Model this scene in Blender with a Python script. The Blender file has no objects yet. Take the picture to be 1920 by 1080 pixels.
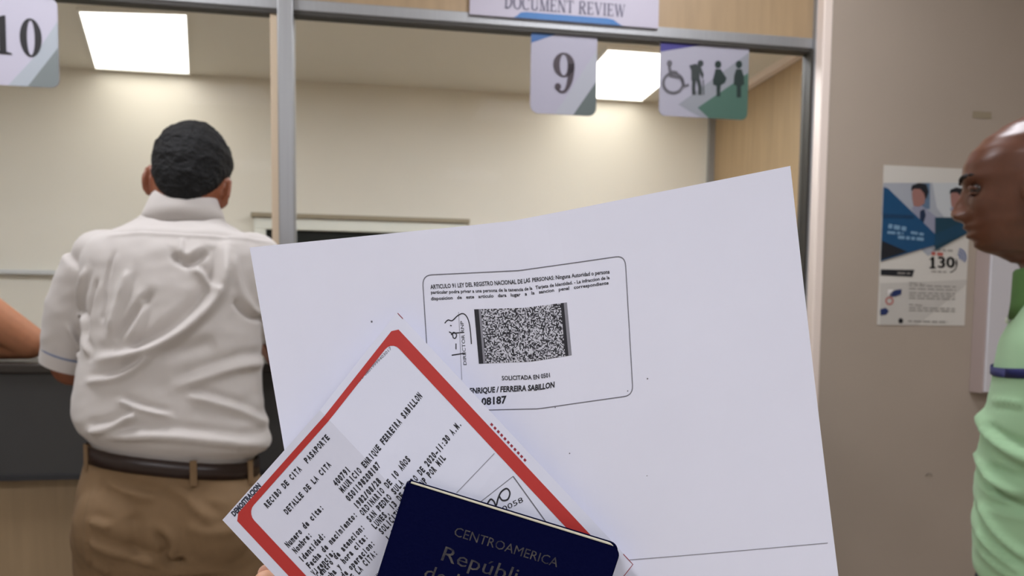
import bpy, bmesh, math, random
from mathutils import Vector, Matrix, noise
from mathutils.geometry import tessellate_polygon
random.seed(7)
SC = bpy.context.scene
COL = SC.collection
SC.view_settings.view_transform = 'Standard'
SC.view_settings.look = 'None'
SC.view_settings.gamma = 1.0
SC.view_settings.use_curve_mapping = False
SC.view_settings.exposure = 0.3
V = Vector

# ------------------------------------------------------------------ camera
F_PX, CX, CY = 1500.0, 945.0, 709.0
CAM = V((0, 0, 1.30))
PITCH, ROLL = math.radians(-4.0), math.radians(-0.57)
cam_d = bpy.data.cameras.new('camera')
cam = bpy.data.objects.new('camera', cam_d)
COL.objects.link(cam)
cam.location = CAM
cam.rotation_euler = (math.radians(90) + PITCH, ROLL, 0)
cam_d.sensor_width = 36.0
cam_d.lens = F_PX / 1920 * 36.0
cam_d.shift_x = (960 - CX) / 1920
cam_d.shift_y = (CY - 540) / 1920
cam_d.clip_start = 0.02
cam_d.dof.use_dof = True
cam_d.dof.focus_distance = 0.32
cam_d.dof.aperture_fstop = 20.0
SC.camera = cam
RM = cam.rotation_euler.to_matrix()
RIGHT, UP, FWD = RM @ V((1, 0, 0)), RM @ V((0, 1, 0)), RM @ V((0, 0, -1))

def ray(px, py):
    return FWD + RIGHT * ((px - CX) / F_PX) - UP * ((py - CY) / F_PX)
def at(px, py, y):                       # point seen at (px, py) at world distance y
    d = ray(px, py)
    return CAM + d * (y / d.y)
def on_plane(px, py, p, n):
    d = ray(px, py)
    return CAM + d * ((p - CAM).dot(n) / d.dot(n))
def project(p):
    q = p - CAM
    z = q.dot(FWD)
    return (CX + F_PX * q.dot(RIGHT) / z, CY - F_PX * q.dot(UP) / z)

# ------------------------------------------------------------------ materials
def lin(c):
    return tuple(((x / 255) / 12.92 if x / 255 <= .04045 else ((x / 255 + .055) / 1.055) ** 2.4) for x in c) + (1.0,)
MATS = {}
def mat(name, rgb, rough=.6, metal=0., spec=.5, noise_amt=0., nscale=20., stretch=(1, 1, 1), bump=0., bscale=200., sheen=0., emit=None, estr=1., sss=0., rgb2=None):
    if name in MATS: return MATS[name]
    m = bpy.data.materials.new(name)
    m.use_nodes = True
    nt = m.node_tree
    b = nt.nodes['Principled BSDF']
    b.inputs['Base Color'].default_value = lin(rgb)
    b.inputs['Roughness'].default_value = rough
    b.inputs['Metallic'].default_value = metal
    b.inputs['Specular IOR Level'].default_value = spec
    if sheen: b.inputs['Sheen Weight'].default_value = sheen
    if sss:
        b.inputs['Subsurface Weight'].default_value = sss
        b.inputs['Subsurface Scale'].default_value = .004
    if noise_amt or bump:
        tc = nt.nodes.new('ShaderNodeTexCoord')
        mp = nt.nodes.new('ShaderNodeMapping')
        mp.inputs['Scale'].default_value = stretch
        nt.links.new(tc.outputs['Object'], mp.inputs['Vector'])
    if noise_amt:
        nz = nt.nodes.new('ShaderNodeTexNoise')
        nz.inputs['Scale'].default_value = nscale
        nz.inputs['Detail'].default_value = 5
        nt.links.new(mp.outputs['Vector'], nz.inputs['Vector'])
        cr = nt.nodes.new('ShaderNodeValToRGB')
        a = lin(rgb)
        if rgb2: c0, c1 = lin(rgb2), a
        else:
            c0 = tuple(x * (1 - noise_amt) for x in a[:3]) + (1,)
            c1 = tuple(min(1, x * (1 + noise_amt)) for x in a[:3]) + (1,)
        cr.color_ramp.elements[0].position = .3
        cr.color_ramp.elements[1].position = .7
        cr.color_ramp.elements[0].color = c0
        cr.color_ramp.elements[1].color = c1
        nt.links.new(nz.outputs['Fac'], cr.inputs['Fac'])
        nt.links.new(cr.outputs['Color'], b.inputs['Base Color'])
    if bump:
        nb = nt.nodes.new('ShaderNodeTexNoise')
        nb.inputs['Scale'].default_value = bscale
        nb.inputs['Detail'].default_value = 3
        nt.links.new(mp.outputs['Vector'], nb.inputs['Vector'])
        bp = nt.nodes.new('ShaderNodeBump')
        bp.inputs['Strength'].default_value = bump
        bp.inputs['Distance'].default_value = .01
        nt.links.new(nb.outputs['Fac'], bp.inputs['Height'])
        nt.links.new(bp.outputs['Normal'], b.inputs['Normal'])
    if emit:
        b.inputs['Emission Color'].default_value = lin(emit)
        b.inputs['Emission Strength'].default_value = estr
    MATS[name] = m
    return m
def glass_mat():
    m = bpy.data.materials.new('clear_glass'); m.use_nodes = True
    nt = m.node_tree; nt.nodes.remove(nt.nodes['Principled BSDF'])
    out = nt.nodes['Material Output']
    tr = nt.nodes.new('ShaderNodeBsdfTransparent'); tr.inputs['Color'].default_value = (.97, .975, .97, 1)
    gl = nt.nodes.new('ShaderNodeBsdfGlossy'); gl.inputs['Roughness'].default_value = .02
    fr = nt.nodes.new('ShaderNodeFresnel'); fr.inputs['IOR'].default_value = 1.06
    mx = nt.nodes.new('ShaderNodeMixShader')
    nt.links.new(fr.outputs['Fac'], mx.inputs['Fac'])
    nt.links.new(tr.outputs[0], mx.inputs[1]); nt.links.new(gl.outputs[0], mx.inputs[2])
    nt.links.new(mx.outputs[0], out.inputs['Surface'])
    return m

M_WALL_IN = mat('cream_wall_paint', (223, 219, 209), .7, noise_amt=.02, nscale=2.)
M_CEIL = mat('ceiling_paint', (226, 222, 212), .8, noise_amt=.01, nscale=3.)
M_WALL_OUT = mat('beige_wall_paint', (168, 155, 141), .62, noise_amt=.05, nscale=1.6, bump=.03, bscale=60)
M_TRIMW = mat('pale_trim_and_lit_corner', (232, 217, 206), .6)  # trim colour that also paints the light on the beige wall's corner
M_WOOD = mat('pale_oak_laminate', (160, 136, 104), .5, noise_amt=.10, nscale=6., stretch=(6, 6, .5))
M_ALU = mat('brushed_aluminium', (158, 159, 160), .42, metal=.55, noise_amt=.04, nscale=8, stretch=(20, 20, .4))
M_ALUD = mat('dark_gasket', (52, 48, 42), .6)
M_CREAM = mat('cream_strip_paint', (216, 196, 168), .6)
M_FASCIA = mat('charcoal_fascia', (62, 61, 60), .55, noise_amt=.08, nscale=3)
M_TOP = mat('dark_countertop', (46, 40, 34), .45)
M_FLOOR = mat('floor_tile', (170, 160, 148), .35, noise_amt=.06, nscale=4)
M_GLASS = glass_mat()
M_SKIN_A = mat('tan_skin', (142, 86, 60), .5, noise_amt=.06, nscale=60, sss=.05)
M_SKIN_L = mat('light_tan_skin', (184, 126, 92), .5, noise_amt=.06, nscale=60, sss=.05)
M_SKIN_D = mat('dark_brown_skin', (94, 57, 40), .34, noise_amt=.10, nscale=50, sss=.03)
M_SKIN_H = mat('hand_skin', (214, 160, 128), .5, noise_amt=.05, nscale=120, sss=.05)
M_HAIR = mat('black_hair', (15, 15, 16), .7, spec=.3, noise_amt=.6, nscale=90, bump=.6, bscale=160)
M_SHIRT_W = mat('white_cotton', (198, 192, 187), .8, sheen=.15)
M_SHIRT_G = mat('mint_green_cotton', (156, 194, 152), .8, sheen=.1)
M_GREEN_D = mat('green_collar_knit', (84, 124, 66), .85)
M_NAVY = mat('navy_stripe', (22, 30, 92), .7)
M_PIPING = mat('grey_blue_piping', (120, 128, 152), .7)
M_KHAKI = mat('khaki_twill', (122, 97, 68), .85, noise_amt=.04, nscale=40)
M_BELT = mat('dark_brown_leather', (42, 27, 22), .38)
M_SHOE = mat('black_shoe_leather', (26, 22, 20), .4)
M_DENIM = mat('dark_trousers', (44, 46, 56), .85)
M_GREYTEE = mat('grey_tee', (110, 112, 120), .85)
M_PAPER = mat('white_paper', (233, 235, 250), .75, noise_amt=.012, nscale=30, spec=.3)
M_PAPER2 = mat('slip_paper', (222, 225, 241), .7, noise_amt=.012, nscale=40, spec=.3)
M_INK = mat('black_ink', (38, 38, 46), .7)
M_INKG = mat('grey_ink', (110, 110, 120), .7)
M_INKL = mat('light_grey_ink', (150, 150, 160), .7)
M_RED = mat('red_print', (186, 52, 48), .6)
M_REDI = mat('dark_red_ink', (150, 40, 56), .6)
M_PASS = mat('navy_leatherette', (3, 7, 48), .55, spec=.05, bump=.12, bscale=900)
M_GOLD = mat('worn_gold_print', (92, 88, 84), .5, metal=.2, noise_amt=.6, nscale=260, rgb2=(16, 19, 44))
M_PAGES = mat('cream_page_edges', (222, 216, 190), .8)

# ------------------------------------------------------------------ object helpers
def link(o, parent=None):
    COL.objects.link(o)
    if parent is not None: o.parent = parent
    return o
def mesh_obj(name, verts, faces, m, parent=None, loc=None, rotz=None, smooth=False, mats=None, midx=None):
    me = bpy.data.meshes.new(name)
    me.from_pydata([tuple(v) for v in verts], [], faces)
    me.update()
    for q in (mats or [m]): me.materials.append(q)
    if midx:
        for p, i in zip(me.polygons, midx): p.material_index = i
    if smooth:
        for p in me.polygons: p.use_smooth = True
    o = bpy.data.objects.new(name, me)
    if loc is not None: o.location = loc
    if rotz is not None: o.rotation_euler = (0, 0, rotz)
    return link(o, parent)
def bm_obj(name, bm, m, parent=None, loc=None, rotz=None, smooth=False):
    me = bpy.data.meshes.new(name)
    bm.normal_update(); bm.to_mesh(me); bm.free()
    me.materials.append(m)
    if smooth:
        for p in me.polygons: p.use_smooth = True
    o = bpy.data.objects.new(name, me)
    if loc is not None: o.location = loc
    if rotz is not None: o.rotation_euler = (0, 0, rotz)
    return link(o, parent)
def empty(name, loc=(0, 0, 0), rotz=0, parent=None):
    o = bpy.data.objects.new(name, None)
    o.location = loc; o.rotation_euler = (0, 0, rotz); o.empty_display_size = .1
    return link(o, parent)
def thing(o, label, cat, group=None):
    o['label'] = label; o['category'] = cat
    if group: o['group'] = group
    return o
def structure(o, label=None, cat=None):
    o['kind'] = 'structure'
    if label: o['label'] = label
    if cat: o['category'] = cat
    return o
def box_bm(bm, x0, x1, y0, y1, z0, z1, bevel=0):
    r = bmesh.ops.create_cube(bm, size=1)
    for v in r['verts']:
        v.co = V((x0 + (v.co.x + .5) * (x1 - x0), y0 + (v.co.y + .5) * (y1 - y0), z0 + (v.co.z + .5) * (z1 - z0)))
    if bevel:
        es = list({e for v in r['verts'] for e in v.link_edges})
        bmesh.ops.bevel(bm, geom=es, offset=bevel, segments=2, affect='EDGES', profile=.5)
    return bm
def box(name, x0, x1, y0, y1, z0, z1, m, parent=None, loc=None, rotz=None, bevel=0):
    return bm_obj(name, box_bm(bmesh.new(), x0, x1, y0, y1, z0, z1, bevel), m, parent, loc, rotz)
def prism(name, pts, y0, y1, m, parent=None, loc=None, rotz=None):
    """polygon pts (x, z) extruded from y0 (front) to y1 (back)"""
    n = len(pts)
    vs = [V((p[0], y0, p[1])) for p in pts] + [V((p[0], y1, p[1])) for p in pts]
    fs = [list(range(n)), list(range(2 * n - 1, n - 1, -1))]
    for i in range(n):
        j = (i + 1) % n
        fs.append([j, i, n + i, n + j])
    o = mesh_obj(name, vs, fs, m, parent, loc, rotz)
    bm = bmesh.new(); bm.from_mesh(o.data); bmesh.ops.recalc_face_normals(bm, faces=bm.faces); bm.to_mesh(o.data); bm.free()
    return o
def rrect(x0, x1, z0, z1, r, k=6, corners=(1, 1, 1, 1)):
    out = []
    for i, (cx, cz, a0) in enumerate(((x1 - r, z1 - r, 0), (x0 + r, z1 - r, 90), (x0 + r, z0 + r, 180), (x1 - r, z0 + r, 270))):
        if not corners[i]:
            out.append((cx + (r if i in (0, 3) else -r), cz + (r if i in (0, 1) else -r))); continue
        for j in range(k + 1):
            a = math.radians(a0 + 90 * j / k)
            out.append((cx + r * math.cos(a), cz + r * math.sin(a)))
    return out
def clip(poly, conv):
    """clip polygon by a convex counter-clockwise polygon"""
    out = list(poly)
    for i in range(len(conv)):
        a, b = conv[i], conv[(i + 1) % len(conv)]
        inp, out = out, []
        side = lambda p: (b[0] - a[0]) * (p[1] - a[1]) - (b[1] - a[1]) * (p[0] - a[0])
        for j in range(len(inp)):
            p, q = inp[j], inp[(j + 1) % len(inp)]
            sp, sq = side(p), side(q)
            if sp >= 0: out.append(p)
            if (sp > 0 > sq) or (sp < 0 < sq):
                t = sp / (sp - sq)
                out.append((p[0] + (q[0] - p[0]) * t, p[1] + (q[1] - p[1]) * t))
        if not out: return []
    return out
def ribbon(pts, widths, closed=False):
    """2-D ribbon -> verts, faces"""
    vs, fs = [], []
    n = len(pts)
    for i, p in enumerate(pts):
        a = pts[(i - 1) % n] if (closed or i > 0) else p
        b = pts[(i + 1) % n] if (closed or i < n - 1) else p
        d = (b[0] - a[0], b[1] - a[1]); l = math.hypot(*d) or 1
        w = (widths[i] if isinstance(widths, (list, tuple)) else widths) / 2
        nx, ny = -d[1] / l * w, d[0] / l * w
        vs += [(p[0] + nx, p[1] + ny), (p[0] - nx, p[1] - ny)]
    for i in range(n if closed else n - 1):
        j = (i + 1) % n
        fs.append([2 * i, 2 * j, 2 * j + 1, 2 * i + 1])
    return vs, fs
def catmull(pts, k=6):
    out = []
    P = [pts[0]] + list(pts) + [pts[-1]]
    for i in range(1, len(P) - 2):
        for j in range(k):
            t = j / k
            out.append(tuple(.5 * ((2 * P[i][c]) + (-P[i - 1][c] + P[i + 1][c]) * t + (2 * P[i - 1][c] - 5 * P[i][c] + 4 * P[i + 1][c] - P[i + 2][c]) * t * t
                             + (-P[i - 1][c] + 3 * P[i][c] - 3 * P[i + 1][c] + P[i + 2][c]) * t ** 3) for c in range(len(pts[0]))))
    out.append(tuple(pts[-1]))
    return out
def lerp_tab(tab, x):
    if x <= tab[0][0]: return tab[0][1]
    for (a, va), (b, vb) in zip(tab, tab[1:]):
        if x <= b:
            t = (x - a) / (b - a)
            t = t * t * (3 - 2 * t) * .5 + t * .5
            return va + (vb - va) * t
    return tab[-1][1]

# ------------------------------------------------------------------ text
GLYPH = {}
def text_mesh(s, fat=0.):
    if (s, fat) in GLYPH: return GLYPH[(s, fat)]
    cu = bpy.data.curves.new('tmp', 'FONT'); cu.body = s; cu.resolution_u = 2; cu.offset = fat
    ob = bpy.data.objects.new('tmp', cu); COL.objects.link(ob)
    dg = bpy.context.evaluated_depsgraph_get()
    me = ob.evaluated_get(dg).to_mesh()
    vs = [(v.co.x, v.co.y) for v in me.vertices]
    fs = [list(p.vertices) for p in me.polygons]
    ob.evaluated_get(dg).to_mesh_clear()
    bpy.data.objects.remove(ob); bpy.data.curves.remove(cu)
    GLYPH[(s, fat)] = (vs, fs)
    return GLYPH[(s, fat)]
CAPH = max(v[1] for v in text_mesh('H')[0])
def line_2d(s, p0, p1, h, mono=False, shear=0., fat=0.):
    """text whose centre line runs p0 -> p1 in a plane with y DOWN; h = cap height"""
    d = (p1[0] - p0[0], p1[1] - p0[1]); L = math.hypot(*d); d = (d[0] / L, d[1] / L)
    dn = (-d[1], d[0])
    vs, fs = [], []
    def put(gv, gf, x0, sx, sy):
        o = len(vs)
        for x, y in gv:
            a, b = x0 + x * sx + shear * y * sy, h / 2 - y * sy
            vs.append((p0[0] + d[0] * a + dn[0] * b, p0[1] + d[1] * a + dn[1] * b))
        fs.extend([[i + o for i in f] for f in gf])
    if mono:
        adv = L / len(s)
        for i, ch in enumerate(s):
            if ch == ' ': continue
            gv, gf = text_mesh(ch, fat or .05)
            x0, x1 = min(v[0] for v in gv), max(v[0] for v in gv)
            w = x1 - x0
            tw = adv * (.78 if w > .25 else .3)
            sx = tw / w
            put([(x - x0, y) for x, y in gv], gf, i * adv + (adv - tw) / 2, sx, h / CAPH)
    else:
        gv, gf = text_mesh(s, fat)
        x0, x1 = min(v[0] for v in gv), max(v[0] for v in gv)
        put([(x - x0, y) for x, y in gv], gf, 0, L / (x1 - x0), h / CAPH)
    return vs, fs
SERIF = {  # strokes: thick lines (T), thin lines (t), serifs (s); unit box height 1
 'D': (.72, [('T', .14, 0, .14, 1), ('arc', .14, .5, .5, .5, -90, 90), ('s', 0, .28, 0), ('s', 0, .28, 1)]),
 'O': (.76, [('arc', .38, .5, .32, .5, 0, 360)]),
 'C': (.7, [('arc', .38, .5, .32, .5, 50, 310), ('T', .62, .72, .62, .98)]),
 'U': (.76, [('T', .16, .25, .16, 1), ('t', .62, .25, .62, 1), ('arc', .39, .27, .23, .26, 180, 360), ('s', .02, .3, 1), ('s', .52, .74, 1)]),
 'M': (.92, [('t', .13, 0, .13, 1), ('T', .15, 1, .46, 0), ('t', .46, 0, .76, 1), ('T', .78, 0, .78, 1), ('s', 0, .26, 0), ('s', .64, .92, 0), ('s', .02, .2, 1), ('s', .72, .92, 1)]),
 'E': (.64, [('T', .14, 0, .14, 1), ('s', 0, .58, 0), ('s', 0, .56, 1), ('t', .14, .5, .42, .5), ('t', .57, 0, .57, .24), ('t', .55, .8, .55, 1), ('t', .42, .4, .42, .62)]),
 'N': (.78, [('t', .12, 0, .12, 1), ('T', .14, 1, .66, 0), ('t', .66, 0, .66, 1), ('s', 0, .26, 0), ('s', .54, .78, 1), ('s', 0, .16, 1)]),
 'T': (.66, [('T', .33, 0, .33, 1), ('s', .02, .64, 1), ('s', .2, .46, 0), ('t', .03, .76, .03, 1), ('t', .63, .76, .63, 1)]),
 'R': (.72, [('T', .14, 0, .14, 1), ('arc', .3, .76, .26, .24, -90, 90), ('t', .14, 1, .32, 1), ('t', .14, .52, .32, .52), ('T', .34, .52, .62, 0), ('s', 0, .28, 0), ('s', .54, .74, 0)]),
 'V': (.74, [('T', .1, 1, .38, 0), ('t', .38, 0, .64, 1), ('s', 0, .24, 1), ('s', .54, .74, 1)]),
 'I': (.32, [('T', .16, 0, .16, 1), ('s', .02, .3, 0), ('s', .02, .3, 1)]),
 'W': (1.04, [('T', .1, 1, .32, 0), ('t', .32, 0, .52, .9), ('T', .5, 1, .74, 0), ('t', .74, 0, .94, 1), ('s', 0, .22, 1), ('s', .42, .6, 1), ('s', .84, 1.04, 1)]),
}
def serif_2d(s, gap=.08, space=.42):
    vs, fs, x = [], [], 0.
    def add(v, f):
        o = len(vs); vs.extend(v); fs.extend([[i + o for i in q] for q in f])
    for ch in s:
        if ch == ' ': x += space; continue
        w, st = SERIF[ch]
        for k in st:
            if k[0] in 'Tt' and len(k) == 5:
                add(*ribbon([(x + k[1], k[2]), (x + k[3], k[4])], .15 if k[0] == 'T' else .06))
            elif k[0] == 's':
                add(*ribbon([(x + k[1], abs(k[3] - .03)), (x + k[2], abs(k[3] - .03))], .06))
            elif k[0] == 'arc':
                pts, ws = [], []
                for i in range(21):
                    a = math.radians(k[5] + (k[6] - k[5]) * i / 20)
                    pts.append((x + k[1] + k[3] * math.cos(a), k[2] + k[4] * math.sin(a)))
                    ws.append(.06 + .10 * abs(math.cos(a)))
                add(*ribbon(pts, ws))
        x += w + gap
    return vs, fs, x - gap

# ------------------------------------------------------------------ room frame
A = math.radians(9.8)
U3, N3 = V((math.cos(A), math.sin(A), 0)), V((-math.sin(A), math.cos(A), 0))
P0 = at(533, 700, 2.3); P0.z = 0
def pl(px, py, off=0.):                  # photo point on the partition plane -> (along, height)
    p = on_plane(px, py, P0 + N3 * off, N3)
    return ((p - P0).dot(U3), p.z)
def loc3(s, d, z): return P0 + U3 * s + N3 * d + V((0, 0, z))
def rbox(name, s0, s1, d0, d1, z0, z1, m, parent=None, bevel=0):
    """box in the partition's frame"""
    if parent is not None: return box(name, s0, s1, d0, d1, z0, z1, m, parent, bevel=bevel)
    return box(name, s0, s1, d0, d1, z0, z1, m, loc=P0, rotz=A, bevel=bevel)
ZH = .5 * (pl(1000, 60)[1] + pl(600, 30)[1])      # underside of the header
ZCEIL_IN, ZCEIL = ZH + .30, 2.80
S_R = pl(1512, 300)[0]                            # right jamb
S_W = pl(1550, 300, -.065)[0]                     # corner of the beige wall
S_L = -2.4
D_BACK, S_INR = None, None
# inner room: ceiling edge on the right wall runs through two photo points
pa = CAM + ray(1500, 98) * ((ZCEIL_IN - CAM.z) / ray(1500, 98).z)
pb = CAM + ray(1338, 198) * ((ZCEIL_IN - CAM.z) / ray(1338, 198).z)
S_INR = .5 * ((pa - P0).dot(U3) + (pb - P0).dot(U3))
D_BACK = (pb - P0).dot(N3)
D_FRONT = -7.5
print('ZH', ZH, 'S_R', S_R, 'S_W', S_W, 'S_INR', S_INR, (pa - P0).dot(U3), (pb - P0).dot(U3), 'D_BACK', D_BACK)

# ---- shell
structure(rbox('floor', S_L - .1, 4.2, D_FRONT, D_BACK + .1, -.1, 0, M_FLOOR))
structure(rbox('ceiling', S_L - .1, 4.2, D_FRONT, .02, ZCEIL, ZCEIL + .1, M_CEIL))
structure(rbox('ceiling_inner', S_L - .1, S_INR + .1, .0, D_BACK + .1, ZCEIL_IN, ZCEIL_IN + .1, M_CEIL))
structure(rbox('wall_back', S_L - .1, S_INR + .1, D_BACK, D_BACK + .1, 0, ZCEIL_IN, M_WALL_IN))
structure(rbox('wall_inner_right', S_INR, S_INR + .1, .03, D_BACK, 0, ZCEIL_IN, M_WOOD))
structure(rbox('wall_left', S_L - .1, S_L, D_FRONT, D_BACK + .1, 0, ZCEIL, M_WALL_IN))
structure(rbox('wall_right', S_W, 3.2, -.065, .05, 0, ZCEIL, M_WALL_OUT))
structure(rbox('wall_side', 3.2, 3.3, D_FRONT, .05, 0, ZCEIL, M_WALL_OUT))
structure(rbox('wall_rear', S_L - .1, 3.3, D_FRONT - .1, D_FRONT, 0, ZCEIL, M_WALL_IN))
structure(rbox('trim_lit_corner', S_W - .028, S_W + .002, -.068, .02, 0, ZCEIL, M_TRIMW, bevel=.004))  # pale strip: light on the wall's return, put into its colour
# inner corner trim at the meeting of back wall and wood wall
structure(rbox('trim_inner', S_INR - .03, S_INR, D_BACK - .03, D_BACK, 0, ZCEIL_IN, M_ALU))
structure(rbox('trim_inner_ceiling', S_INR - .035, S_INR, .1, D_BACK - .03, ZCEIL_IN - .03, ZCEIL_IN, M_TRIMW))
# header, rail, posts
structure(rbox('wall_header', S_L, S_W - .028, -.010, .05, ZH + .037, ZCEIL, M_WOOD))
structure(rbox('trim_rail', S_L, S_R, -.014, .04, ZH + .006, ZH + .038, M_ALU, bevel=.003))
structure(rbox('trim_rail_gasket', S_L, S_R, -.011, .03, ZH - .004, ZH + .006, M_ALUD))
sa, sb = pl(522, 300, -.03)[0], pl(552, 300, -.03)[0]
structure(rbox('trim_post', sa, sb, -.035, .035, 1.19, ZCEIL, M_ALU, bevel=.004))
structure(rbox('trim_post_strip', sa - .022, sa, -.005, .03, 1.19, ZH, M_CREAM, bevel=.002))
structure(rbox('trim_jamb', S_R, S_W - .028, -.03, .04, 1.19, ZCEIL, M_ALU, bevel=.003))
structure(rbox('trim_jamb_gasket', S_R - .008, S_R, -.02, .03, 1.19, ZH, M_ALUD))
structure(rbox('wall_base', S_L, S_W - .03, 0, .06, 0, 1.17, M_WOOD))
structure(rbox('window_1', S_L, sa - .022, .006, .012, 1.19, ZH - .004, M_GLASS), 'clear glass pane of the service window left of the aluminium post')
structure(rbox('window_2', sb, S_R - .008, .006, .012, 1.19, ZH - .004, M_GLASS), 'clear glass pane of the service window right of the aluminium post')

# ---- pass-through window in the back wall
def bk(px, py, off=0.): return pl(px, py, D_BACK + off)
x0, zt = bk(478, 406); x1, _ = bk(874, 417)
zt = .5 * (zt + bk(874, 417)[1])
wf = structure(empty('window_3', loc3(x0, D_BACK, zt - .55), A), 'dark pane in an off-white frame on the back wall', 'window')
W3 = x1 - x0
mfr = mat('off_white_frame', (226, 228, 220), .5)
def frame_bm(w, h, t, d0, d1, bev=.004):
    bm = bmesh.new()
    box_bm(bm, 0, w, d0, d1, h - t, h, bev); box_bm(bm, 0, w, d0, d1, 0, t, bev)
    box_bm(bm, 0, t, d0, d1, t, h - t, bev); box_bm(bm, w - t, w, d0, d1, t, h - t, bev)
    return bm
bm_obj('frame', frame_bm(W3, .54, .055, -.045, 0), mfr, wf)
box('hood', -.012, W3 + .012, -.06, 0, .54, .562, mat('taupe_hood', (150, 140, 120), .6), wf, bevel=.003)
box('pane', .055, W3 - .055, -.02, -.01, .055, .485, mat('dark_pane', (24, 27, 24), .55, spec=.25), wf)
# ---- ledge along the back wall on the left
zl = .5 * (bk(5, 503)[1] + bk(115, 510)[1])
lg = rbox('wall_rail', S_L, bk(200, 510)[0], D_BACK - .035, D_BACK, zl - .022, zl, mat('pale_grey_rail', (200, 202, 204), .5), bevel=.004)
thing(lg, 'pale grey horizontal rail on the cream wall behind the glass at far left', 'rail')

# ------------------------------------------------------------------ lights
def light_panel(name, s0, s1, d0, d1, z, strength, color, label, group, corners=None):
    t = thing(empty(name, loc3(.5 * (s0 + s1), .5 * (d0 + d1), z), A), label, 'ceiling light', group)
    w, d = (s1 - s0) / 2, (d1 - d0) / 2
    key = 'lit_diffuser_%s_%d' % (group.replace(' ', '_'), strength * 10)
    if corners:                      # a fixture set askew in the ceiling
        C4 = [V((a - .5 * (s0 + s1), b - .5 * (d0 + d1), 0)) for a, b in corners]
        cm = sum(C4, V()) / 4
        C5 = [c + (cm - c).normalized() * .016 for c in C4]
        dz = V((0, 0, -.012))
        vs = C4 + [c + dz for c in C4] + [c + dz for c in C5] + C5
        fs = [[a * 4 + i, a * 4 + (i + 1) % 4, b * 4 + (i + 1) % 4, b * 4 + i] for a, b in ((0, 1), (1, 2), (2, 3)) for i in range(4)]
        mesh_obj('frame', vs, fs, mat('white_light_frame', (235, 235, 232), .5), t)
        mesh_obj('diffuser', [c + V((0, 0, -.006)) for c in C5] + [c + V((0, 0, -.001)) for c in C5], [[0, 1, 2, 3], [7, 6, 5, 4]] + [[i, 4 + i, 4 + (i + 1) % 4, (i + 1) % 4] for i in range(4)], mat(key, (250, 250, 250), .5, emit=color, estr=strength), t)
        return t
    bm = bmesh.new(); f = .012
    box_bm(bm, -w, w, -d, -d + f, -.012, 0); box_bm(bm, -w, w, d - f, d, -.012, 0)
    box_bm(bm, -w, -w + f, -d + f, d - f, -.012, 0); box_bm(bm, w - f, w, -d + f, d - f, -.012, 0)
    bm_obj('frame', bm, mat('white_light_frame', (235, 235, 232), .5), t)
    key = 'lit_diffuser_%s_%d' % (group.replace(' ', '_'), strength * 10)
    box('diffuser', -w + f, w - f, -d + f, d - f, -.008, -.002, mat(key, (250, 250, 250), .5, emit=color, estr=strength), t)
    return t
def cl(px, py):
    d = ray(px, py); p = CAM + d * ((ZCEIL_IN - CAM.z) / d.z)
    return (p - P0).dot(U3), (p - P0).dot(N3)
E_IN, E_OUT = 3.0, 1.0
a0, b0 = cl(183, 131), cl(358, 137)
dd = min(.5 * (a0[1] + b0[1]), D_BACK - .03)
dn = cl(352, 20)[1]
light_panel('ceiling_light', a0[0], b0[0], dn, dd, ZCEIL_IN, E_IN, (255, 250, 240), 'bright ceiling panel behind the glass, above the man in the white shirt', 'panels in the inner ceiling',
            corners=[cl(143, 13), cl(352, 20), (b0[0], min(b0[1], D_BACK - .03)), (a0[0], min(a0[1], D_BACK - .03))])
b1 = cl(1195, 195)
d1 = min(b1[1], D_BACK - .03); n1 = cl(1190, 90)[1]
light_panel('ceiling_light', b1[0] - (b0[0] - a0[0]), b1[0], n1, d1, ZCEIL_IN, E_IN * 1.05, (255, 250, 240), 'bright ceiling panel behind the glass, between the number 9 sign and the pictogram sign', 'panels in the inner ceiling right')
for (sx, d0_, d1_, e_) in ((-1.3, .12, .5, 17.), (.45, .12, .5, 12.), (1.25, .10, .5, 24.)):  # added panels, unseen, that brighten the inner back wall
    light_panel('ceiling_light', sx - .3, sx + .3, d0_, d1_, ZCEIL_IN, e_, (244, 248, 255), 'unseen ceiling panel added close behind the header to brighten the inner back wall', 'added panels behind the header')
for (sx, d, e_) in ((-.7, -.85, 16.), (1.1, -.85, 16.), (-.7, -3.3, 20.), (1.3, -3.3, 20.), (-.7, -5.8, 15.), (1.3, -5.8, 15.)):  # unseen hall panels, added to light the papers and the shirt
    light_panel('ceiling_light', sx - .3, sx + .3, d - .3, d + .3, ZCEIL, e_, (246, 247, 255), 'unseen square white panel added to the waiting hall ceiling for light', 'added panels in the hall ceiling')
w = bpy.data.worlds.new('world'); SC.world = w; w.use_nodes = True
w.node_tree.nodes['Background'].inputs[0].default_value = (.8, .85, .95, 1)
w.node_tree.nodes['Background'].inputs[1].default_value = .2

# ------------------------------------------------------------------ counter
s_c0, d_c = S_L + .002, -.36
q = pl(40, 682, d_c); ZC = q[1]
zfb = pl(80, 890, d_c)[1]
ct = thing(empty('service_counter', loc3(0, 0, 0), A), 'long service counter with charcoal front and pale wood base under the glass windows', 'counter')
S_CE = pl(1478, 760, d_c)[0]
box('countertop', s_c0, S_CE, d_c - .012, -.036, ZC - .022, ZC, M_TOP, ct, bevel=.004)
box('fascia', s_c0, S_CE - .004, d_c, d_c + .03, zfb, ZC - .022, M_FASCIA, ct)
box('fascia_edge', s_c0, S_CE - .004, d_c - .008, d_c + .03, zfb - .012, zfb, mat('dark_edge_strip', (44, 44, 46), .5), ct)
box('base_panel', s_c0, S_CE - .004, d_c + .03, -.002, 0, zfb - .012, M_WOOD, ct)
print('counter z', ZC, 'fascia bottom', zfb)

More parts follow.
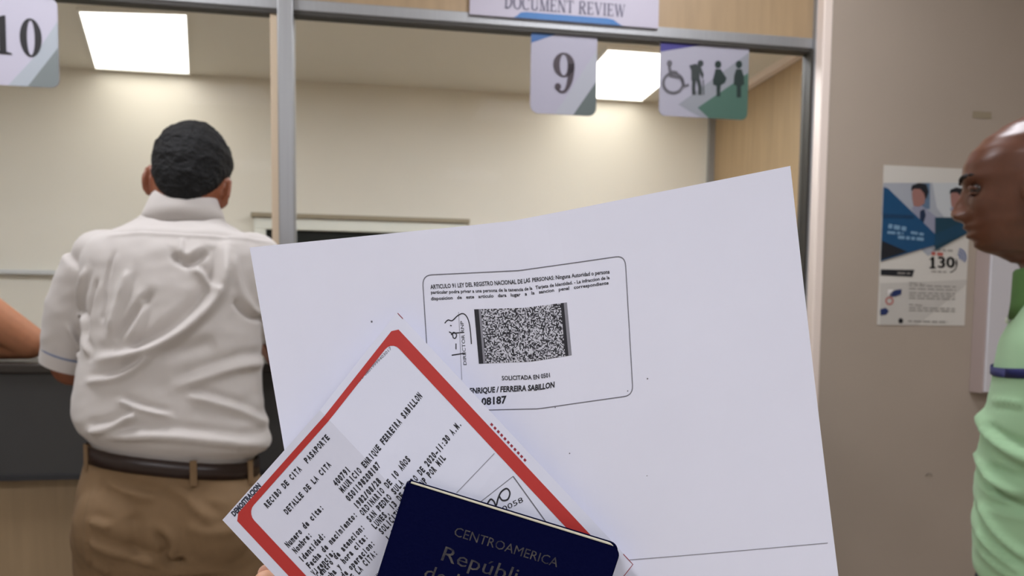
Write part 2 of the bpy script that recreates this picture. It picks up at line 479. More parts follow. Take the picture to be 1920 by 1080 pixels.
# ------------------------------------------------------------------ signs on the glass
class Sign:
    """flat sign in a plane parallel to the partition; photo points are laid out in the sign's own plane"""
    def __init__(s, name, off, label, cat, px0, px1, py0, py1, r, m, thick=.003, corners=(1, 1, 1, 1), group=None):
        a, b = pl(px0, .5 * (py0 + py1), off), pl(px1, .5 * (py0 + py1), off)
        xm = .5 * (px0 + px1)
        s.off = off; s.s0 = .5 * (a[0] + b[0])
        zt, zb = pl(xm, py0, off)[1], pl(xm, py1, off)[1]
        s.z0 = zb; s.w, s.h = b[0] - a[0], zt - zb
        s.root = thing(empty(name, loc3(s.s0, off, zb), A), label, cat, group)
        s.outline = rrect(-s.w / 2, s.w / 2, 0, s.h, r, 6, corners)
        prism('panel', s.outline, 0, thick, m, s.root)
        s.k = 0
    def p(s, px, py):
        q = pl(px, py, s.off); return (q[0] - s.s0, q[1] - s.z0)
    def poly(s, name, pts, m, px=True, cl=True, layer=1, parent=None):
        P = [s.p(*q) for q in pts] if px else pts
        if cl: P = clip(P, s.outline)
        if len(P) < 3: return None
        return mesh_obj(name, [V((a, -.0006 * layer, b)) for a, b in P], [list(range(len(P)))], m, parent or s.root)
    def multi(s, name, vf, m, layer=2, px=False):
        vs, fs = [], []
        for v, f in vf:
            o = len(vs); vs += [s.p(*q) if px else q for q in v]; fs += [[i + o for i in t] for t in f]
        return mesh_obj(name, [V((a, -.0006 * layer, b)) for a, b in vs], fs, m, s.root)
def ell(cx, cy, rx, ry, n=28):
    return [(cx + rx * math.cos(2 * math.pi * i / n), cy + ry * math.sin(2 * math.pi * i / n)) for i in range(n)]
def pf(pts): return (pts, [list(range(len(pts)))])
def ring(o, i):
    n = len(o); return (list(o) + list(i), [[k, (k + 1) % n, n + (k + 1) % n, n + k] for k in range(n)])
def digit(ch, cx, cy, h):
    q = lambda pts: [(cx + x * h, cy + y * h) for x, y in pts]
    if ch == '0': return [ring(q(ell(0, 0, .27, .5, 40)), q(ell(0, 0, .098, .455, 40)))]
    if ch == '1': return [pf(q([(-.085, -.46), (.085, -.46), (.085, .5), (.03, .5), (-.2, .41), (-.2, .375), (-.085, .4)])), pf(q([(-.22, -.5), (.22, -.5), (.22, -.47), (.1, -.44), (-.1, -.44), (-.22, -.47)]))]
    r = [ring(q(ell(0, .2, .275, .3, 40)), q(ell(-.005, .2, .105, .262, 40)))]
    c = catmull([(.185, .24, .17), (.19, .06, .165), (.155, -.2, .14), (.06, -.42, .085), (-.06, -.472, .055), (-.17, -.41, .06)], 6)
    v, f = ribbon([(a, b) for a, b, _ in c], [k for *_, k in c]); r.append((q(v), f))
    r.append(pf(q(ell(-.15, -.345, .085, .085))))
    return r
M_SIGN = mat('lavender_white_vinyl', (192, 189, 204), .4)
M_SIGN9 = mat('grey_lavender_vinyl', (160, 157, 172), .4)
M_BLACK = mat('black_vinyl', (22, 20, 24), .5)
M_STRIPE = mat('pale_blue_grey_vinyl', (172, 180, 188), .4)
M_STRIPED = mat('slate_grey_vinyl', (122, 130, 130), .4)
M_SBLUE = mat('blue_vinyl', (14, 82, 144), .4)
OFF_S = -.004
sg = Sign('number_sign', OFF_S, 'square sign with a black number 10 hanging under the rail at far left', 'sign', -78, 109, -10, 160, .022, M_SIGN)
sg.poly('grey_stripe', [(8, 168), (60, 160 - 48), (120, 22), (120, 110), (55, 160), (50, 170)], M_STRIPE)
sg.poly('slate_corner', [(50, 165), (120, 76), (120, 180), (50, 180)], M_STRIPED, layer=2)
sg.poly('blue_corner', [(-90, -30), (10, -30), (-90, 18)], M_SBLUE)
c0, c1 = sg.p(58, 71), sg.p(5, 66)
hh = sg.p(58, 35)[1] - sg.p(58, 107)[1]
sg.multi('numeral', digit('1', c1[0], c1[1] + .001, hh) + digit('0', c0[0], c0[1], hh), M_BLACK, 3)

s9 = Sign('number_sign', OFF_S, 'square sign with a dark number 9 hanging under the rail', 'sign', 995, 1119, 56, 215, .024, M_SIGN9)
s9.poly('blue_corner', [(985, 84), (1062, 58), (1062, 40), (985, 40)], M_SBLUE)
s9.poly('grey_stripe', [(1035, 222), (1125, 85), (1125, 150), (1082, 222)], mat('silver_vinyl', (160, 162, 171), .4))
s9.poly('slate_corner', [(1070, 222), (1125, 143), (1125, 230)], mat('dark_slate_vinyl', (84, 94, 92), .4), layer=2)
c9 = s9.p(1057, 137); hh = s9.p(1057, 99)[1] - s9.p(1057, 175)[1]
s9.multi('numeral', digit('9', c9[0], c9[1], hh), mat('dark_plum_vinyl', (46, 30, 40), .5), 3)

M_GREY_P = mat('pale_grey_vinyl', (158, 156, 168), .4)
sp = Sign('accessibility_sign', OFF_S, 'square sign with wheelchair, elderly and pregnant pictograms under the rail', 'sign', 1237, 1403, 70, 221, .02, M_GREY_P)
sp.poly('purple_band', [(1230, 98), (1370, 76), (1370, 50), (1230, 50)], mat('purple_blue_vinyl', (56, 50, 122), .4))
sp.poly('grey_shape', [(1330, 230), (1272, 196), (1405, 98), (1410, 230)], mat('mid_grey_vinyl', (134, 137, 143), .4))
sp.poly('green_shape', [(1340, 232), (1308, 202), (1355, 170), (1410, 132), (1410, 240)], mat('dusty_green_vinyl', (68, 98, 86), .4), layer=2)
MI1, MI2 = mat('plum_pictogram', (112, 70, 96), .5), mat('dark_pictogram', (40, 48, 48), .5)
MI0 = mat('grey_pictogram', (84, 82, 88), .5)
def pmulti(name, parts, m):
    sp.multi(name, parts, m, 3, px=True)
pmulti('wheelchair_pictogram', [ring(ell(1262, 156, 21, 21), ell(1262, 156, 16, 16)), pf(ell(1255, 119, 5, 6)),
      ribbon([(1255, 126), (1257, 142), (1276, 146), (1283, 162), (1291, 159)], 5.5), ribbon([(1257, 134), (1270, 136)], 4)], MI0)
pmulti('elderly_pictogram', [pf(ell(1313, 119, 5.5, 6)), pf([(1292, 123), (1304, 120), (1314, 126), (1319, 140), (1317, 150), (1314, 141), (1311, 136), (1312, 151), (1296, 151), (1296, 132)]),
      ribbon([(1301, 150), (1300, 165), (1301, 178)], 7), ribbon([(1309, 150), (1312, 164), (1312, 178)], 7), ribbon([(1318, 150), (1319, 178)], 2)], MI2)
pmulti('pregnant_pictogram', [pf(ell(1346, 121, 6, 7)), pf([(1341, 130), (1351, 130), (1356, 138), (1362, 147), (1359, 155), (1351, 160), (1350, 172), (1350, 181), (1343, 181), (1343, 161), (1337, 159), (1336, 150), (1339, 139)])], mat('green_black_pictogram', (20, 40, 36), .5))
pmulti('woman_pictogram', [pf(ell(1385, 121, 6, 7)), pf([(1380, 130), (1390, 130), (1394, 142), (1395, 158), (1389, 162), (1389, 183), (1381, 183), (1381, 162), (1375, 158), (1376, 142)])], mat('green_black_pictogram', (20, 40, 36), .5))

# header board: DOCUMENT REVIEW
sd = Sign('header_sign', -.0225, 'white board reading DOCUMENT REVIEW on the wooden header', 'sign', 881, 1236, -72, 40, .001, mat('white_board', (180, 174, 188), .45), thick=.008)
vs, fs, W = serif_2d('DOCUMENT REVIEW')
hT = .036; wT = sd.p(1172, 22)[0] - sd.p(946, 12)[0]
tx, tz = sd.p(946, 12)[0], .5 * (sd.p(946, 21)[1] + sd.p(1172, 33)[1])
tz = .0245
sd.multi('lettering', [([(tx + a / W * wT, tz + b * hT) for a, b in vs], fs)], mat('grey_violet_letters', (88, 84, 104), .5), 2)
bw0, bw1 = sd.p(962, 30)[0], sd.p(1168, 48)[0]
wave = [(bw0, -.001), (bw0 + .012, .006), (bw0 + .022, .0155), (bw0 + .04, .018), (bw1 - .05, .018), (bw1 - .03, .0155), (bw1 - .015, .006), (bw1, -.001)]
sd.poly('blue_wave', wave, mat('sign_blue', (26, 102, 166), .4), px=False, layer=1)

# ------------------------------------------------------------------ poster on the beige wall
OFF_W = -.0665
class Poster(Sign): pass
po = Poster('wall_poster', OFF_W, 'white and blue notice poster reading 130 taped to the beige wall', 'poster', 1651, 1816, 313, 610, .001, mat('poster_paper', (204, 200, 192), .5), thick=.001)
L1 = mat('poster_blue', (12, 70, 110), .5); L2 = mat('poster_black', (20, 24, 32), .5)
po.poly('photo_area', [(1650, 343), (1820, 343), (1820, 432), (1740, 480), (1650, 400)], mat('poster_photo_grey', (160, 164, 172), .5))
po.poly('photo_window', [(1748, 343), (1820, 343), (1820, 410), (1772, 410), (1756, 390)], mat('poster_photo_pale', (188, 192, 194), .5), layer=2)
po.poly('photo_column', [(1727, 343), (1743, 343), (1743, 392), (1727, 392)], mat('poster_photo_slate', (92, 114, 138), .5), layer=2)
def seat_person(nm, ox, oy, k):
    f = lambda pts: [(ox + a * k, oy + b * k) for a, b in pts]
    po.multi(nm, [pf(f([(-14, 30), (0, 22), (14, 32), (32, 46), (42, 66), (20, 86), (2, 66), (-4, 48)]))], mat('poster_shirt', (140, 142, 160), .5), 3, px=True)
    po.multi('photo_face', [pf(f([(-13, 2), (-10, -8), (8, -10), (12, 6), (10, 22), (0, 28), (-10, 26), (-12, 14)]))], mat('poster_face', (150, 108, 100), .5), 4, px=True)
    po.multi('photo_hair', [pf(f([(-15, -2), (-13, -12), (0, -17), (14, -14), (18, 0), (13, 14), (9, 2), (2, -6), (-9, -6)]))], L2, 5, px=True)
seat_person('photo_shirt', 1722, 360, 1.0)
po.multi('photo_tie', [pf([(1724, 396), (1732, 392), (1735, 404), (1730, 420), (1724, 415)])], mat('poster_tie', (18, 38, 66), .5), 4, px=True)
seat_person('photo_shirt', 1792, 366, .85)
po.poly('photo_desk', [(1752, 408), (1820, 408), (1820, 434), (1752, 470)], mat('poster_teal', (16, 58, 76), .5), layer=6)
po.poly('blue_shape', [(1650, 349), (1664, 354), (1757, 444), (1757, 458), (1650, 490)], L1, layer=6)
po.poly('blue_shape', [(1752, 440), (1820, 408), (1820, 434), (1750, 462)], mat('poster_deep_teal', (14, 62, 88), .5), layer=7)
po.poly('black_corner', [(1648, 450), (1700, 472), (1648, 488)], L2, layer=7)
po.poly('dark_band', [(1652, 401), (1712, 404), (1712, 410), (1652, 409)], mat('poster_navy', (10, 54, 88), .5), layer=7)
M_PT = mat('poster_pale_text', (116, 152, 180), .5); M_PG = mat('poster_grey_text', (142, 138, 132), .5)
def tline(x0, y0, x1, y1, wd, m, layer=8, name='text_line'):
    rng = random.Random(int(x0 * 7 + y0 * 13)); parts = []
    x = x0
    while x < x1:
        w = min(rng.uniform(6, 16), x1 - x); t0, t1 = (x - x0) / (x1 - x0), (x + w - x0) / (x1 - x0)
        parts.append(ribbon([(x, y0 + (y1 - y0) * t0), (x + w, y0 + (y1 - y0) * t1)], wd)); x += w + 3
    po.multi(name, parts, m, layer, px=True)
tline(1664, 424, 1699, 430, 8, M_PT); tline(1662, 436, 1692, 438, 5, M_PT); tline(1706, 436, 1730, 440, 5, M_PT); tline(1682, 445, 1730, 449, 6, M_PT)
# emblem and 130
t1 = line_2d('130', (1747, 492), (1789, 492), 20)
for dx, dy in ((-.9, -.5), (0, 0), (.9, .5), (.9, -.5), (-.9, .5)):
    pass
po.multi('number_lettering', [([(a + dx, b + dy) for a, b in t1[0]], t1[1]) for dx, dy in ((-1.1, -.4), (0, 0), (1.1, .4), (1, -.4))] + [ribbon([(1742.5, 502), (1754, 502)], 3), ribbon([(1743, 487), (1748.5, 483)], 2.5)], mat('poster_ink', (24, 24, 26), .5), 2, px=True)
tline(1746, 475, 1768, 477, 6, mat('poster_red', (176, 88, 78), .5), 2); tline(1748, 468, 1786, 470, 3, M_PG, 2); tline(1746, 509, 1774, 510, 2.5, M_PG, 2)
for r_ in (6, 11, 16):
    pts = [(1794 + r_ * math.cos(math.radians(a)), 482 + r_ * math.sin(math.radians(a))) for a in range(-75, 36, 10)]
    po.multi('signal_arc', [ribbon(pts, 2.8)], mat('poster_signal_blue', (78, 100, 150), .5), 2, px=True)
pts = [(1778 + 16 * math.cos(math.radians(a)), 494 + 17 * math.sin(math.radians(a))) for a in range(-30, 81, 10)]
po.multi('handset_curve', [ribbon(pts, 1.8), ribbon([(1793, 489), (1793, 498)], 3)], mat('poster_ink', (24, 24, 26), .5), 2, px=True)
po.poly('dark_banner', [(1651, 505), (1714, 506), (1710, 519), (1651, 516)], L2, layer=2)
tline(1682, 512, 1706, 513, 3, M_PG, 3)
po.poly('grey_field', [(1650, 531), (1740, 528), (1816, 524), (1816, 530), (1720, 610), (1650, 612)], mat('poster_field', (188, 184, 177), .5), layer=1)
for y in (530, 535, 541): tline(1704, y, 1792 - (y == 530) * 58, y + 3, 2.2, M_PG, 2)
for y in (549, 554, 559): tline(1704, y, 1790, y + 2, 2.2, M_PG, 2)
for y in (571, 577, 582): tline(1704, y, 1790 - (y == 571) * 60, y + 2, 2.2, M_PG, 2)
tline(1702, 602, 1776, 604, 3, M_PG, 2)
po.multi('round_icon', [pf(ell(1688.5, 601.5, 4.5, 5))], L2, 2, px=True)
po.multi('blue_icon', [pf([(1667, 549), (1678, 544), (1690, 542), (1689, 552), (1678, 556), (1669, 556)])], mat('poster_icon_blue', (26, 44, 92), .5), 3, px=True)
po.multi('blue_icon', [pf([(1650, 580), (1660, 577), (1666, 583), (1661, 590), (1650, 591)])], mat('poster_icon_blue', (26, 44, 92), .5), 3, px=True)
po.multi('red_icon', [ring(ell(1667, 564, 8, 8, 16), ell(1667, 564, 5, 5, 16))], mat('poster_icon_red', (176, 110, 104), .5), 3, px=True)
po.multi('white_icon', [pf([(1664, 543), (1674, 543), (1672, 553), (1664, 553)])], mat('poster_icon_white', (226, 222, 218), .5), 3, px=True)

tape = Sign('tape_mark', OFF_W, 'small yellowish strip of old tape on the beige wall above the poster', 'tape', 1824, 1859, 209, 222, .001, mat('old_tape', (150, 138, 116), .5), thick=.0006)
# white wall cabinet behind the right-hand man
b0_, b1_ = pl(1852, 600, -.13), pl(2010, 600, -.13)
zt_, zb_ = pl(1870, 466, -.13)[1], pl(1870, 738, -.13)[1]
cb = thing(empty('wall_cabinet', loc3(b0_[0], -.065, zb_), A), 'shallow white cabinet on the beige wall right of the poster', 'cabinet')
cw, chh = b1_[0] - b0_[0], zt_ - zb_
box('body', 0, cw, -.055, 0, 0, chh, mat('taupe_cabinet_side', (168, 152, 146), .6), cb, bevel=.002)
box('door', .004, cw - .004, -.065, -.055, .004, chh - .004, mat('white_cabinet_door', (206, 204, 208), .5), cb, bevel=.002)
pts = [V((0, 0, 0)), V((.006, -.004, .009)), V((.014, -.005, .010)), V((.02, -.003, .002))]
# small scuff on the wall, built as a thin curved tube
hk = pl(1736, 893, -.066)
def tube_bm(bm, pts, rad, n=8):
    rings = []
    for i, p in enumerate(pts):
        d = (pts[min(i + 1, len(pts) - 1)] - pts[max(i - 1, 0)]).normalized()
        a = d.orthogonal().normalized(); b = d.cross(a)
        r = rad[i] if isinstance(rad, (list, tuple)) else rad
        rings.append([bm.verts.new(p + (a * math.cos(2 * math.pi * k / n) + b * math.sin(2 * math.pi * k / n)) * r) for k in range(n)])
    for r0, r1 in zip(rings, rings[1:]):
        for k in range(n): bm.faces.new([r0[k], r0[(k + 1) % n], r1[(k + 1) % n], r1[k]])
    bm.faces.new(list(reversed(rings[0]))); bm.faces.new(rings[-1])
bm = bmesh.new(); tube_bm(bm, pts, .0013)
o = bm_obj('wall_scuff', bm, mat('dull_grey_scuff', (112, 106, 96), .6), loc=loc3(hk[0], -.065, hk[1]), rotz=A, smooth=True)
thing(o, 'tiny grey scuff on the bare beige wall below the poster', 'scuff')

# ------------------------------------------------------------------ papers in the hand
class Sheet:
    """sheet of paper folded along creases: a grid of measured 3-D control points, u to the right, v down (unit: 1 px = 0.212 mm)"""
    def __init__(s, us, vs, pts, wave=None):
        s.us, s.vs, s.P, s.wave = us, vs, pts, wave
    def base(s, u, v):
        i = 0
        while i < len(s.us) - 2 and u > s.us[i + 1]: i += 1
        j = 0
        while j < len(s.vs) - 2 and v > s.vs[j + 1]: j += 1
        a = (u - s.us[i]) / (s.us[i + 1] - s.us[i]); b = (v - s.vs[j]) / (s.vs[j + 1] - s.vs[j])
        p = (s.P[j][i] * (1 - a) + s.P[j][i + 1] * a) * (1 - b) + (s.P[j + 1][i] * (1 - a) + s.P[j + 1][i + 1] * a) * b
        if s.wave: p = p + V((0, s.wave(u, v), 0))
        return p
    def m(s, u, v, off=0.):
        p = s.base(u, v)
        if off:
            n = (s.base(u + 2, v) - s.base(u - 2, v)).cross(s.base(u, v + 2) - s.base(u, v - 2)).normalized()
            if n.y > 0: n = -n
            p = p + n * off
        return p
    def inv(s, px, py):
        u, v = .5 * (s.us[0] + s.us[-1]), .5 * (s.vs[0] + s.vs[-1])
        for _ in range(40):
            x, y = project(s.base(u, v))
            xu, yu = project(s.base(u + .5, v)); xv, yv = project(s.base(u, v + .5))
            a, b, c, d = (xu - x) * 2, (xv - x) * 2, (yu - y) * 2, (yv - y) * 2
            det = a * d - b * c
            ex, ey = px - x, py - y
            u += .8 * (ex * d - b * ey) / det; v += .8 * (a * ey - c * ex) / det
        return (u, v)
    def grid(s, nu, nv, thick):
        """front and back faces with a rim"""
        gu = [s.us[0] + (s.us[-1] - s.us[0]) * i / nu for i in range(nu + 1)]
        gv = [s.vs[0] + (s.vs[-1] - s.vs[0]) * j / nv for j in range(nv + 1)]
        for x in s.us[1:-1]: gu[min(range(len(gu)), key=lambda k: abs(gu[k] - x))] = x
        for x in s.vs[1:-1]: gv[min(range(len(gv)), key=lambda k: abs(gv[k] - x))] = x
        W_, H_ = len(gu), len(gv)
        vs = [s.m(u, v) for v in gv for u in gu] + [s.m(u, v, -thick) for v in gv for u in gu]
        fs = []
        for j in range(H_ - 1):
            for i in range(W_ - 1):
                k = j * W_ + i
                fs.append([k, k + W_, k + W_ + 1, k + 1])
                k += W_ * H_
                fs.append([k, k + 1, k + W_ + 1, k + W_])
        N_ = W_ * H_
        rim = [i for i in range(W_)] + [j * W_ + W_ - 1 for j in range(1, H_)] + [(H_ - 1) * W_ + i for i in range(W_ - 2, -1, -1)] + [j * W_ for j in range(H_ - 2, 0, -1)]
        for a, b in zip(rim, rim[1:] + rim[:1]): fs.append([a, b, b + N_, a + N_])
        return vs, fs
    def print_(s, name, vf, m, parent, org, layer=1):
        vs, fs = [], []
        for v, f in vf:
            o = len(vs); vs += v; fs += [[i + o for i in t] for t in f]
        return mesh_obj(name, [s.m(a, b, .00012 * layer) - org for a, b in vs], fs, m, parent)
def dense(pts, step=12, closed=False):
    out = []
    n = len(pts)
    for i in range(n if closed else n - 1):
        a, b = pts[i], pts[(i + 1) % n]
        k = max(1, int(math.hypot(b[0] - a[0], b[1] - a[1]) / step))
        out += [(a[0] + (b[0] - a[0]) * j / k, a[1] + (b[1] - a[1]) * j / k) for j in range(k)]
    if not closed: out.append(pts[-1])
    return out

# --- large sheet with the copied identity card
us, vs_ = [0, 494, 1026], [0, 1328]
row0 = [at(468, 464, .330), at(960, 415, .327), at(1482, 311, .315)]
row1 = [at(690, 1774, .336), at(1148, 1735, .334), at(1637, 1629, .322)]
def wave_a(u, v): return .0012 * math.sin(u / 150 + .5) * math.sin(v / 260) - .0015 * math.exp(-((u - 494) / 60) ** 2) * (1 - v / 1600)
PA = Sheet(us, vs_, [row0, row1], wave_a)
org = PA.m(513, 1000)
v, f = PA.grid(44, 44, .00018)
paper = mesh_obj('paper_sheet', [p - org for p in v], f, M_PAPER, loc=org, smooth=False)
thing(paper, 'large white sheet with a photocopied identity card, creased down the middle, held up in hand', 'paper')
I = PA.inv
k4 = [I(792, 516), I(1172, 479), I(1187, 741), I(808, 772)]
def rr_path(q, r, k=6):
    out = []
    for i in range(4):
        p, a, b = V(q[i]), V(q[i - 1]), V(q[(i + 1) % 4])
        da, db = (a - p).normalized(), (b - p).normalized()
        s0, s1 = p + da * r, p + db * r
        for j in range(k + 1):
            t = j / k
            out.append(tuple(s0 * (1 - t) ** 2 + p * 2 * t * (1 - t) + s1 * t * t))
    return out
PA.print_('card_outline', [ribbon(dense(rr_path(k4, 18), 10, True), 1.6, True)], M_INKG, paper, org)
def T(sheet, s, a, b, h, fat=.02, **kw): return line_2d(s, sheet.inv(*a), sheet.inv(*b), h, fat=fat, **kw)
ln = []
ln.append(T(PA, 'ARTICULO 91 LEY DEL REGISTRO NACIONAL DE LAS', (807, 538), (994, 525), 7.2))
ln.append(T(PA, 'PERSONAS: Ninguna Autoridad o persona', (998, 525), (1143, 509), 6.6))
ln.append(T(PA, 'particular podra privar a una persona de la tenencia de la', (808, 548), (998, 540), 5.6))
ln.append(T(PA, 'Tarjeta de Identidad. - La infraccion de la', (1004, 539), (1143, 520), 5.6))
ln.append(T(PA, 'disposicion   de   este   articulo   dara   lugar', (808, 560), (976, 552), 5.6))
ln.append(T(PA, 'a   la   sancion   penal   correspondiente', (984, 551), (1141, 530), 5.6))
PA.print_('card_small_print', ln, M_INK, paper, org)
PA.print_('card_name_print', [T(PA, 'SOLICITADA EN 0501', (941, 709), (1031, 703), 7.5), T(PA, 'ENRIQUE / FERREIRA SABILLON', (880, 733), (1039, 721), 9.5, shear=.15, fat=.035), T(PA, 'MAURICIO', (822, 737), (874, 733.5), 9.5, shear=.15, fat=.035),
      T(PA, '-08187', (896, 754), (949, 749), 12.5, shear=.15, fat=.035), T(PA, '0501-1982', (818, 761), (894, 754), 12.5, shear=.15, fat=.035)], M_INK, paper, org)
sig = [[(834, 606), (840, 600), (848, 601), (858, 592), (868, 588), (876, 595), (881, 612), (884, 645)], [(842, 622), (848, 626), (850, 633), (854, 634), (856, 628), (851, 623), (846, 628)],
       [(848, 625), (870, 623)], [(855, 644), (855, 655)], [(847, 666), (872, 662)], [(844, 610), (847, 611)]]
PA.print_('signature', [ribbon([I(*p) for p in catmull(c, 5)], 1.9) for c in sig] + [line_2d('DIRECTOR RNP', I(872, 684), I(866, 602), 6), ], M_INK, paper, org)
PA.print_('signature_rule', [ribbon(dense([I(866, 712), I(860, 585)]), .9)], M_INKL, paper, org)
# grainy coded block (random speckle)
q = [I(889, 580), I(1063, 567), I(1072, 666), I(898, 682)]
NX, NY = 84, 46
gv, gf, gi = [], [], []
for j in range(NY + 1):
    for i in range(NX + 1):
        a, b = i / NX, j / NY
        gv.append(tuple((V(q[0]) * (1 - a) + V(q[1]) * a) * (1 - b) + (V(q[3]) * (1 - a) + V(q[2]) * a) * b))
for j in range(NY):
    for i in range(NX):
        k = j * (NX + 1) + i
        gf.append([k, k + NX + 1, k + NX + 2, k + 1])
        edge = i < 4 or NX - 6 <= i < NX - 3
        gi.append(0 if edge else (1 if i in (4, 5, NX - 3, NX - 2, NX - 1) else random.choice((0, 0, 1, 2, 2))))
mesh_obj('speckled_block', [PA.m(a, b, .00012) - org for a, b in gv], gf, M_INK, paper, mats=[M_INK, mat('mid_speckle', (140, 140, 150), .7), mat('pale_speckle', (205, 206, 216), .7)], midx=gi)
PA.print_('ruled_line', [ribbon(dense([I(1150, 1052), I(1552, 1018)]), 1.6)], M_INKL, paper, org)
for x, y, r in ((697, 603, 2), (1214, 710, 1.6), (1177, 733, 1.2), (1068, 850, 1.4), (1041, 764, 1.2), (1213, 892, 1)):
    PA.print_('toner_speck', [pf([(I(x, y)[0] + r * math.cos(a), I(x, y)[1] + r * math.sin(a)) for a in (0, 1.05, 2.1, 3.14, 4.2, 5.25)])], M_INKG, paper, org)

# --- appointment slip with red border
us, vs_ = [0, 278, 510], [0, 332, 648]
def yrow(l): return [at(*p) for p in l]
SL = Sheet(us, vs_, [yrow([(417, 975, .3215), (600, 769, .3138), (745, 585, .3195)]),
                     yrow([(642, 1215, .3200), (827, 1010, .3130), (972, 828, .3185)]),
                     yrow([(860, 1450, .3215), (1042, 1246, .3175), (1188, 1058, .3195)])])
org2 = SL.m(255, 324)
v, f = SL.grid(24, 30, .00016)
slip = mesh_obj('appointment_slip', [p - org2 for p in v], f, M_PAPER2, loc=org2)
thing(slip, 'small printed appointment slip with a thick red border, folded in four, held over the sheet', 'receipt')
# red border: outer rectangle minus rounded inner rectangle
o0, o1, p0_, p1_ = 20, 489, 13.5, 600
i0, i1, q0_, q1_ = 45, 465, 25.5, 575
inner = [(a, b) for a, b in rrect(i0, i1, q0_, q1_, 20, 5)]
inner = dense(inner, 14, True)
cxm, cym = .5 * (i0 + i1), .5 * (q0_ + q1_)
def to_outer(a, b):
    fx = (a - i0) / (i1 - i0); fy = (b - q0_) / (q1_ - q0_)
    r = 20
    if a < i0 + r and b < q0_ + r: return (o0, p0_) if abs((i0 + r - a) - (q0_ + r - b)) < 3 else ((o0, p0_ + (12 if a < i0 + 6 else 0)) if False else ((o0, b if a - i0 < b - q0_ else p0_)))
    return None
outer = []
for a, b in inner:
    # push the point outwards to the outer rectangle
    dx0, dx1, dy0, dy1 = a - i0, i1 - a, b - q0_, q1_ - b
    r = 20
    ca = i0 + r if a < i0 + r else (i1 - r if a > i1 - r else a)
    cb_ = q0_ + r if b < q0_ + r else (q1_ - r if b > q1_ - r else b)
    if ca != a and cb_ != b:
        sx, sy = (a - ca) / r, (b - cb_) / r
        mx_ = max(abs(sx), abs(sy)); sx, sy = sx / mx_, sy / mx_
        ex = (o0 - ca) if sx < 0 else (o1 - ca); ey = (p0_ - cb_) if sy < 0 else (p1_ - cb_)
        outer.append((ca + abs(sx) * ex, cb_ + abs(sy) * ey))
    else:
        m_ = min(dx0, dx1, dy0, dy1)
        outer.append((o0, b) if m_ == dx0 else (o1, b) if m_ == dx1 else (a, p0_) if m_ == dy0 else (a, p1_))
SL.print_('red_border', [ring(outer, inner)], M_RED, slip, org2)
J = SL.inv
def R(s, px, py, n_adv=6.85, h=11.6, end=False):
    u, v_ = J(px, py); L_ = len(s) * n_adv
    if end: u -= L_
    return line_2d(s, (u - n_adv * .5 * (0 if end else 1), v_), (u + L_ - n_adv * .5 * (0 if end else 1), v_), h, mono=True)
rows = [R('RECIBO DE CITA  PASAPORTE', 500, 947, 7.1, 10.5), R('DETALLE DE LA CITA', 537, 959, 7.0, 10.5),
        R('Numero de cita:', 539, 1021), R('Nombre:', 553, 1032), R('Identidad:', 565, 1048), R('Fecha de nacimiento:', 579, 1060), R('Vigencia:', 588, 1074),
        R('Centro de atencion:', 681, 985, end=True), R('Fecha y hora cita:', 687, 1003, end=True), R('Codigo de operacion:', 700, 1015, end=True), R('MOTIVO DE LA CITA:', 705, 1033, end=True),
        R('400791', 629, 906), R('MAURICIO ENRIQUE FERREIRA SABILLON', 641, 918), R('0501198208187', 653, 934), R('1982/08/28', 668, 948),
        R('ORDINARIO DE 10 AÑOS', 679, 961), R('SAN PEDRO SULA', 692, 973), R('LUNES, 13 DE ENERO DE 2020-11:30 A.M.', 702, 986), R('SOLICITUD CIVIL RNP POR MIL', 715, 996), R('1,CONFIRMADO', 728, 1010), R('UNICO', 708, 1083)]
SL.print_('typed_lines', rows, M_INK, slip, org2)
SL.print_('serial_print', [line_2d('R.T.N. 08019999403017', J(663, 724), J(733, 652), 5.2)], M_INKG, slip, org2)
SL.print_('margin_print', [line_2d('DEMOSTRACION', (22, 8.0), (100, 8.0), 9.5, fat=.05)], mat('blue_black_ink', (44, 50, 66), .7), slip, org2)
SL.print_('red_margin_print', [ribbon([J(917 + 4, 797), J(981, 868)], .1)] + [ribbon([(o1 + 6, J(918 + i * 6.1, 797 + i * 6.8)[1]), (o1 + 6, J(918 + i * 6.1, 797 + i * 6.8)[1] + 5)], 4.5) for i in range(11)], M_REDI, slip, org2)
SL.print_('corner_mark', [ribbon([(509, 2), (509, 16)], 1.4)], M_REDI, slip, org2)
SL.print_('corner_mark', [ribbon(dense([(509, 620), (509, 647), (470, 647)]), 1.4)], M_REDI, slip, org2)
st = [J(*p) for p in ((902, 940), (962, 893), (1026, 982), (966, 1030))]
SL.print_('stamp_box', [ribbon([st[1], st[2]], 2.2), ribbon([st[0], st[1]], 1.2), ribbon([st[3], st[0]], 1.2)], M_INKG, slip, org2)
SL.print_('crease_line', [ribbon([J(927, 850), J(856, 924)], 1.6)], M_INKL, slip, org2)
sgl = [[(914, 944), (920, 936), (926, 940), (930, 948), (934, 934), (940, 922), (950, 916), (956, 924), (952, 936), (942, 938), (936, 930)]]
SL.print_('stamp_print', [ribbon([J(*p) for p in catmull(c, 5)], 3.0) for c in sgl] + [line_2d('0058', J(942, 955), J(980, 936), 9)], M_INK, slip, org2)

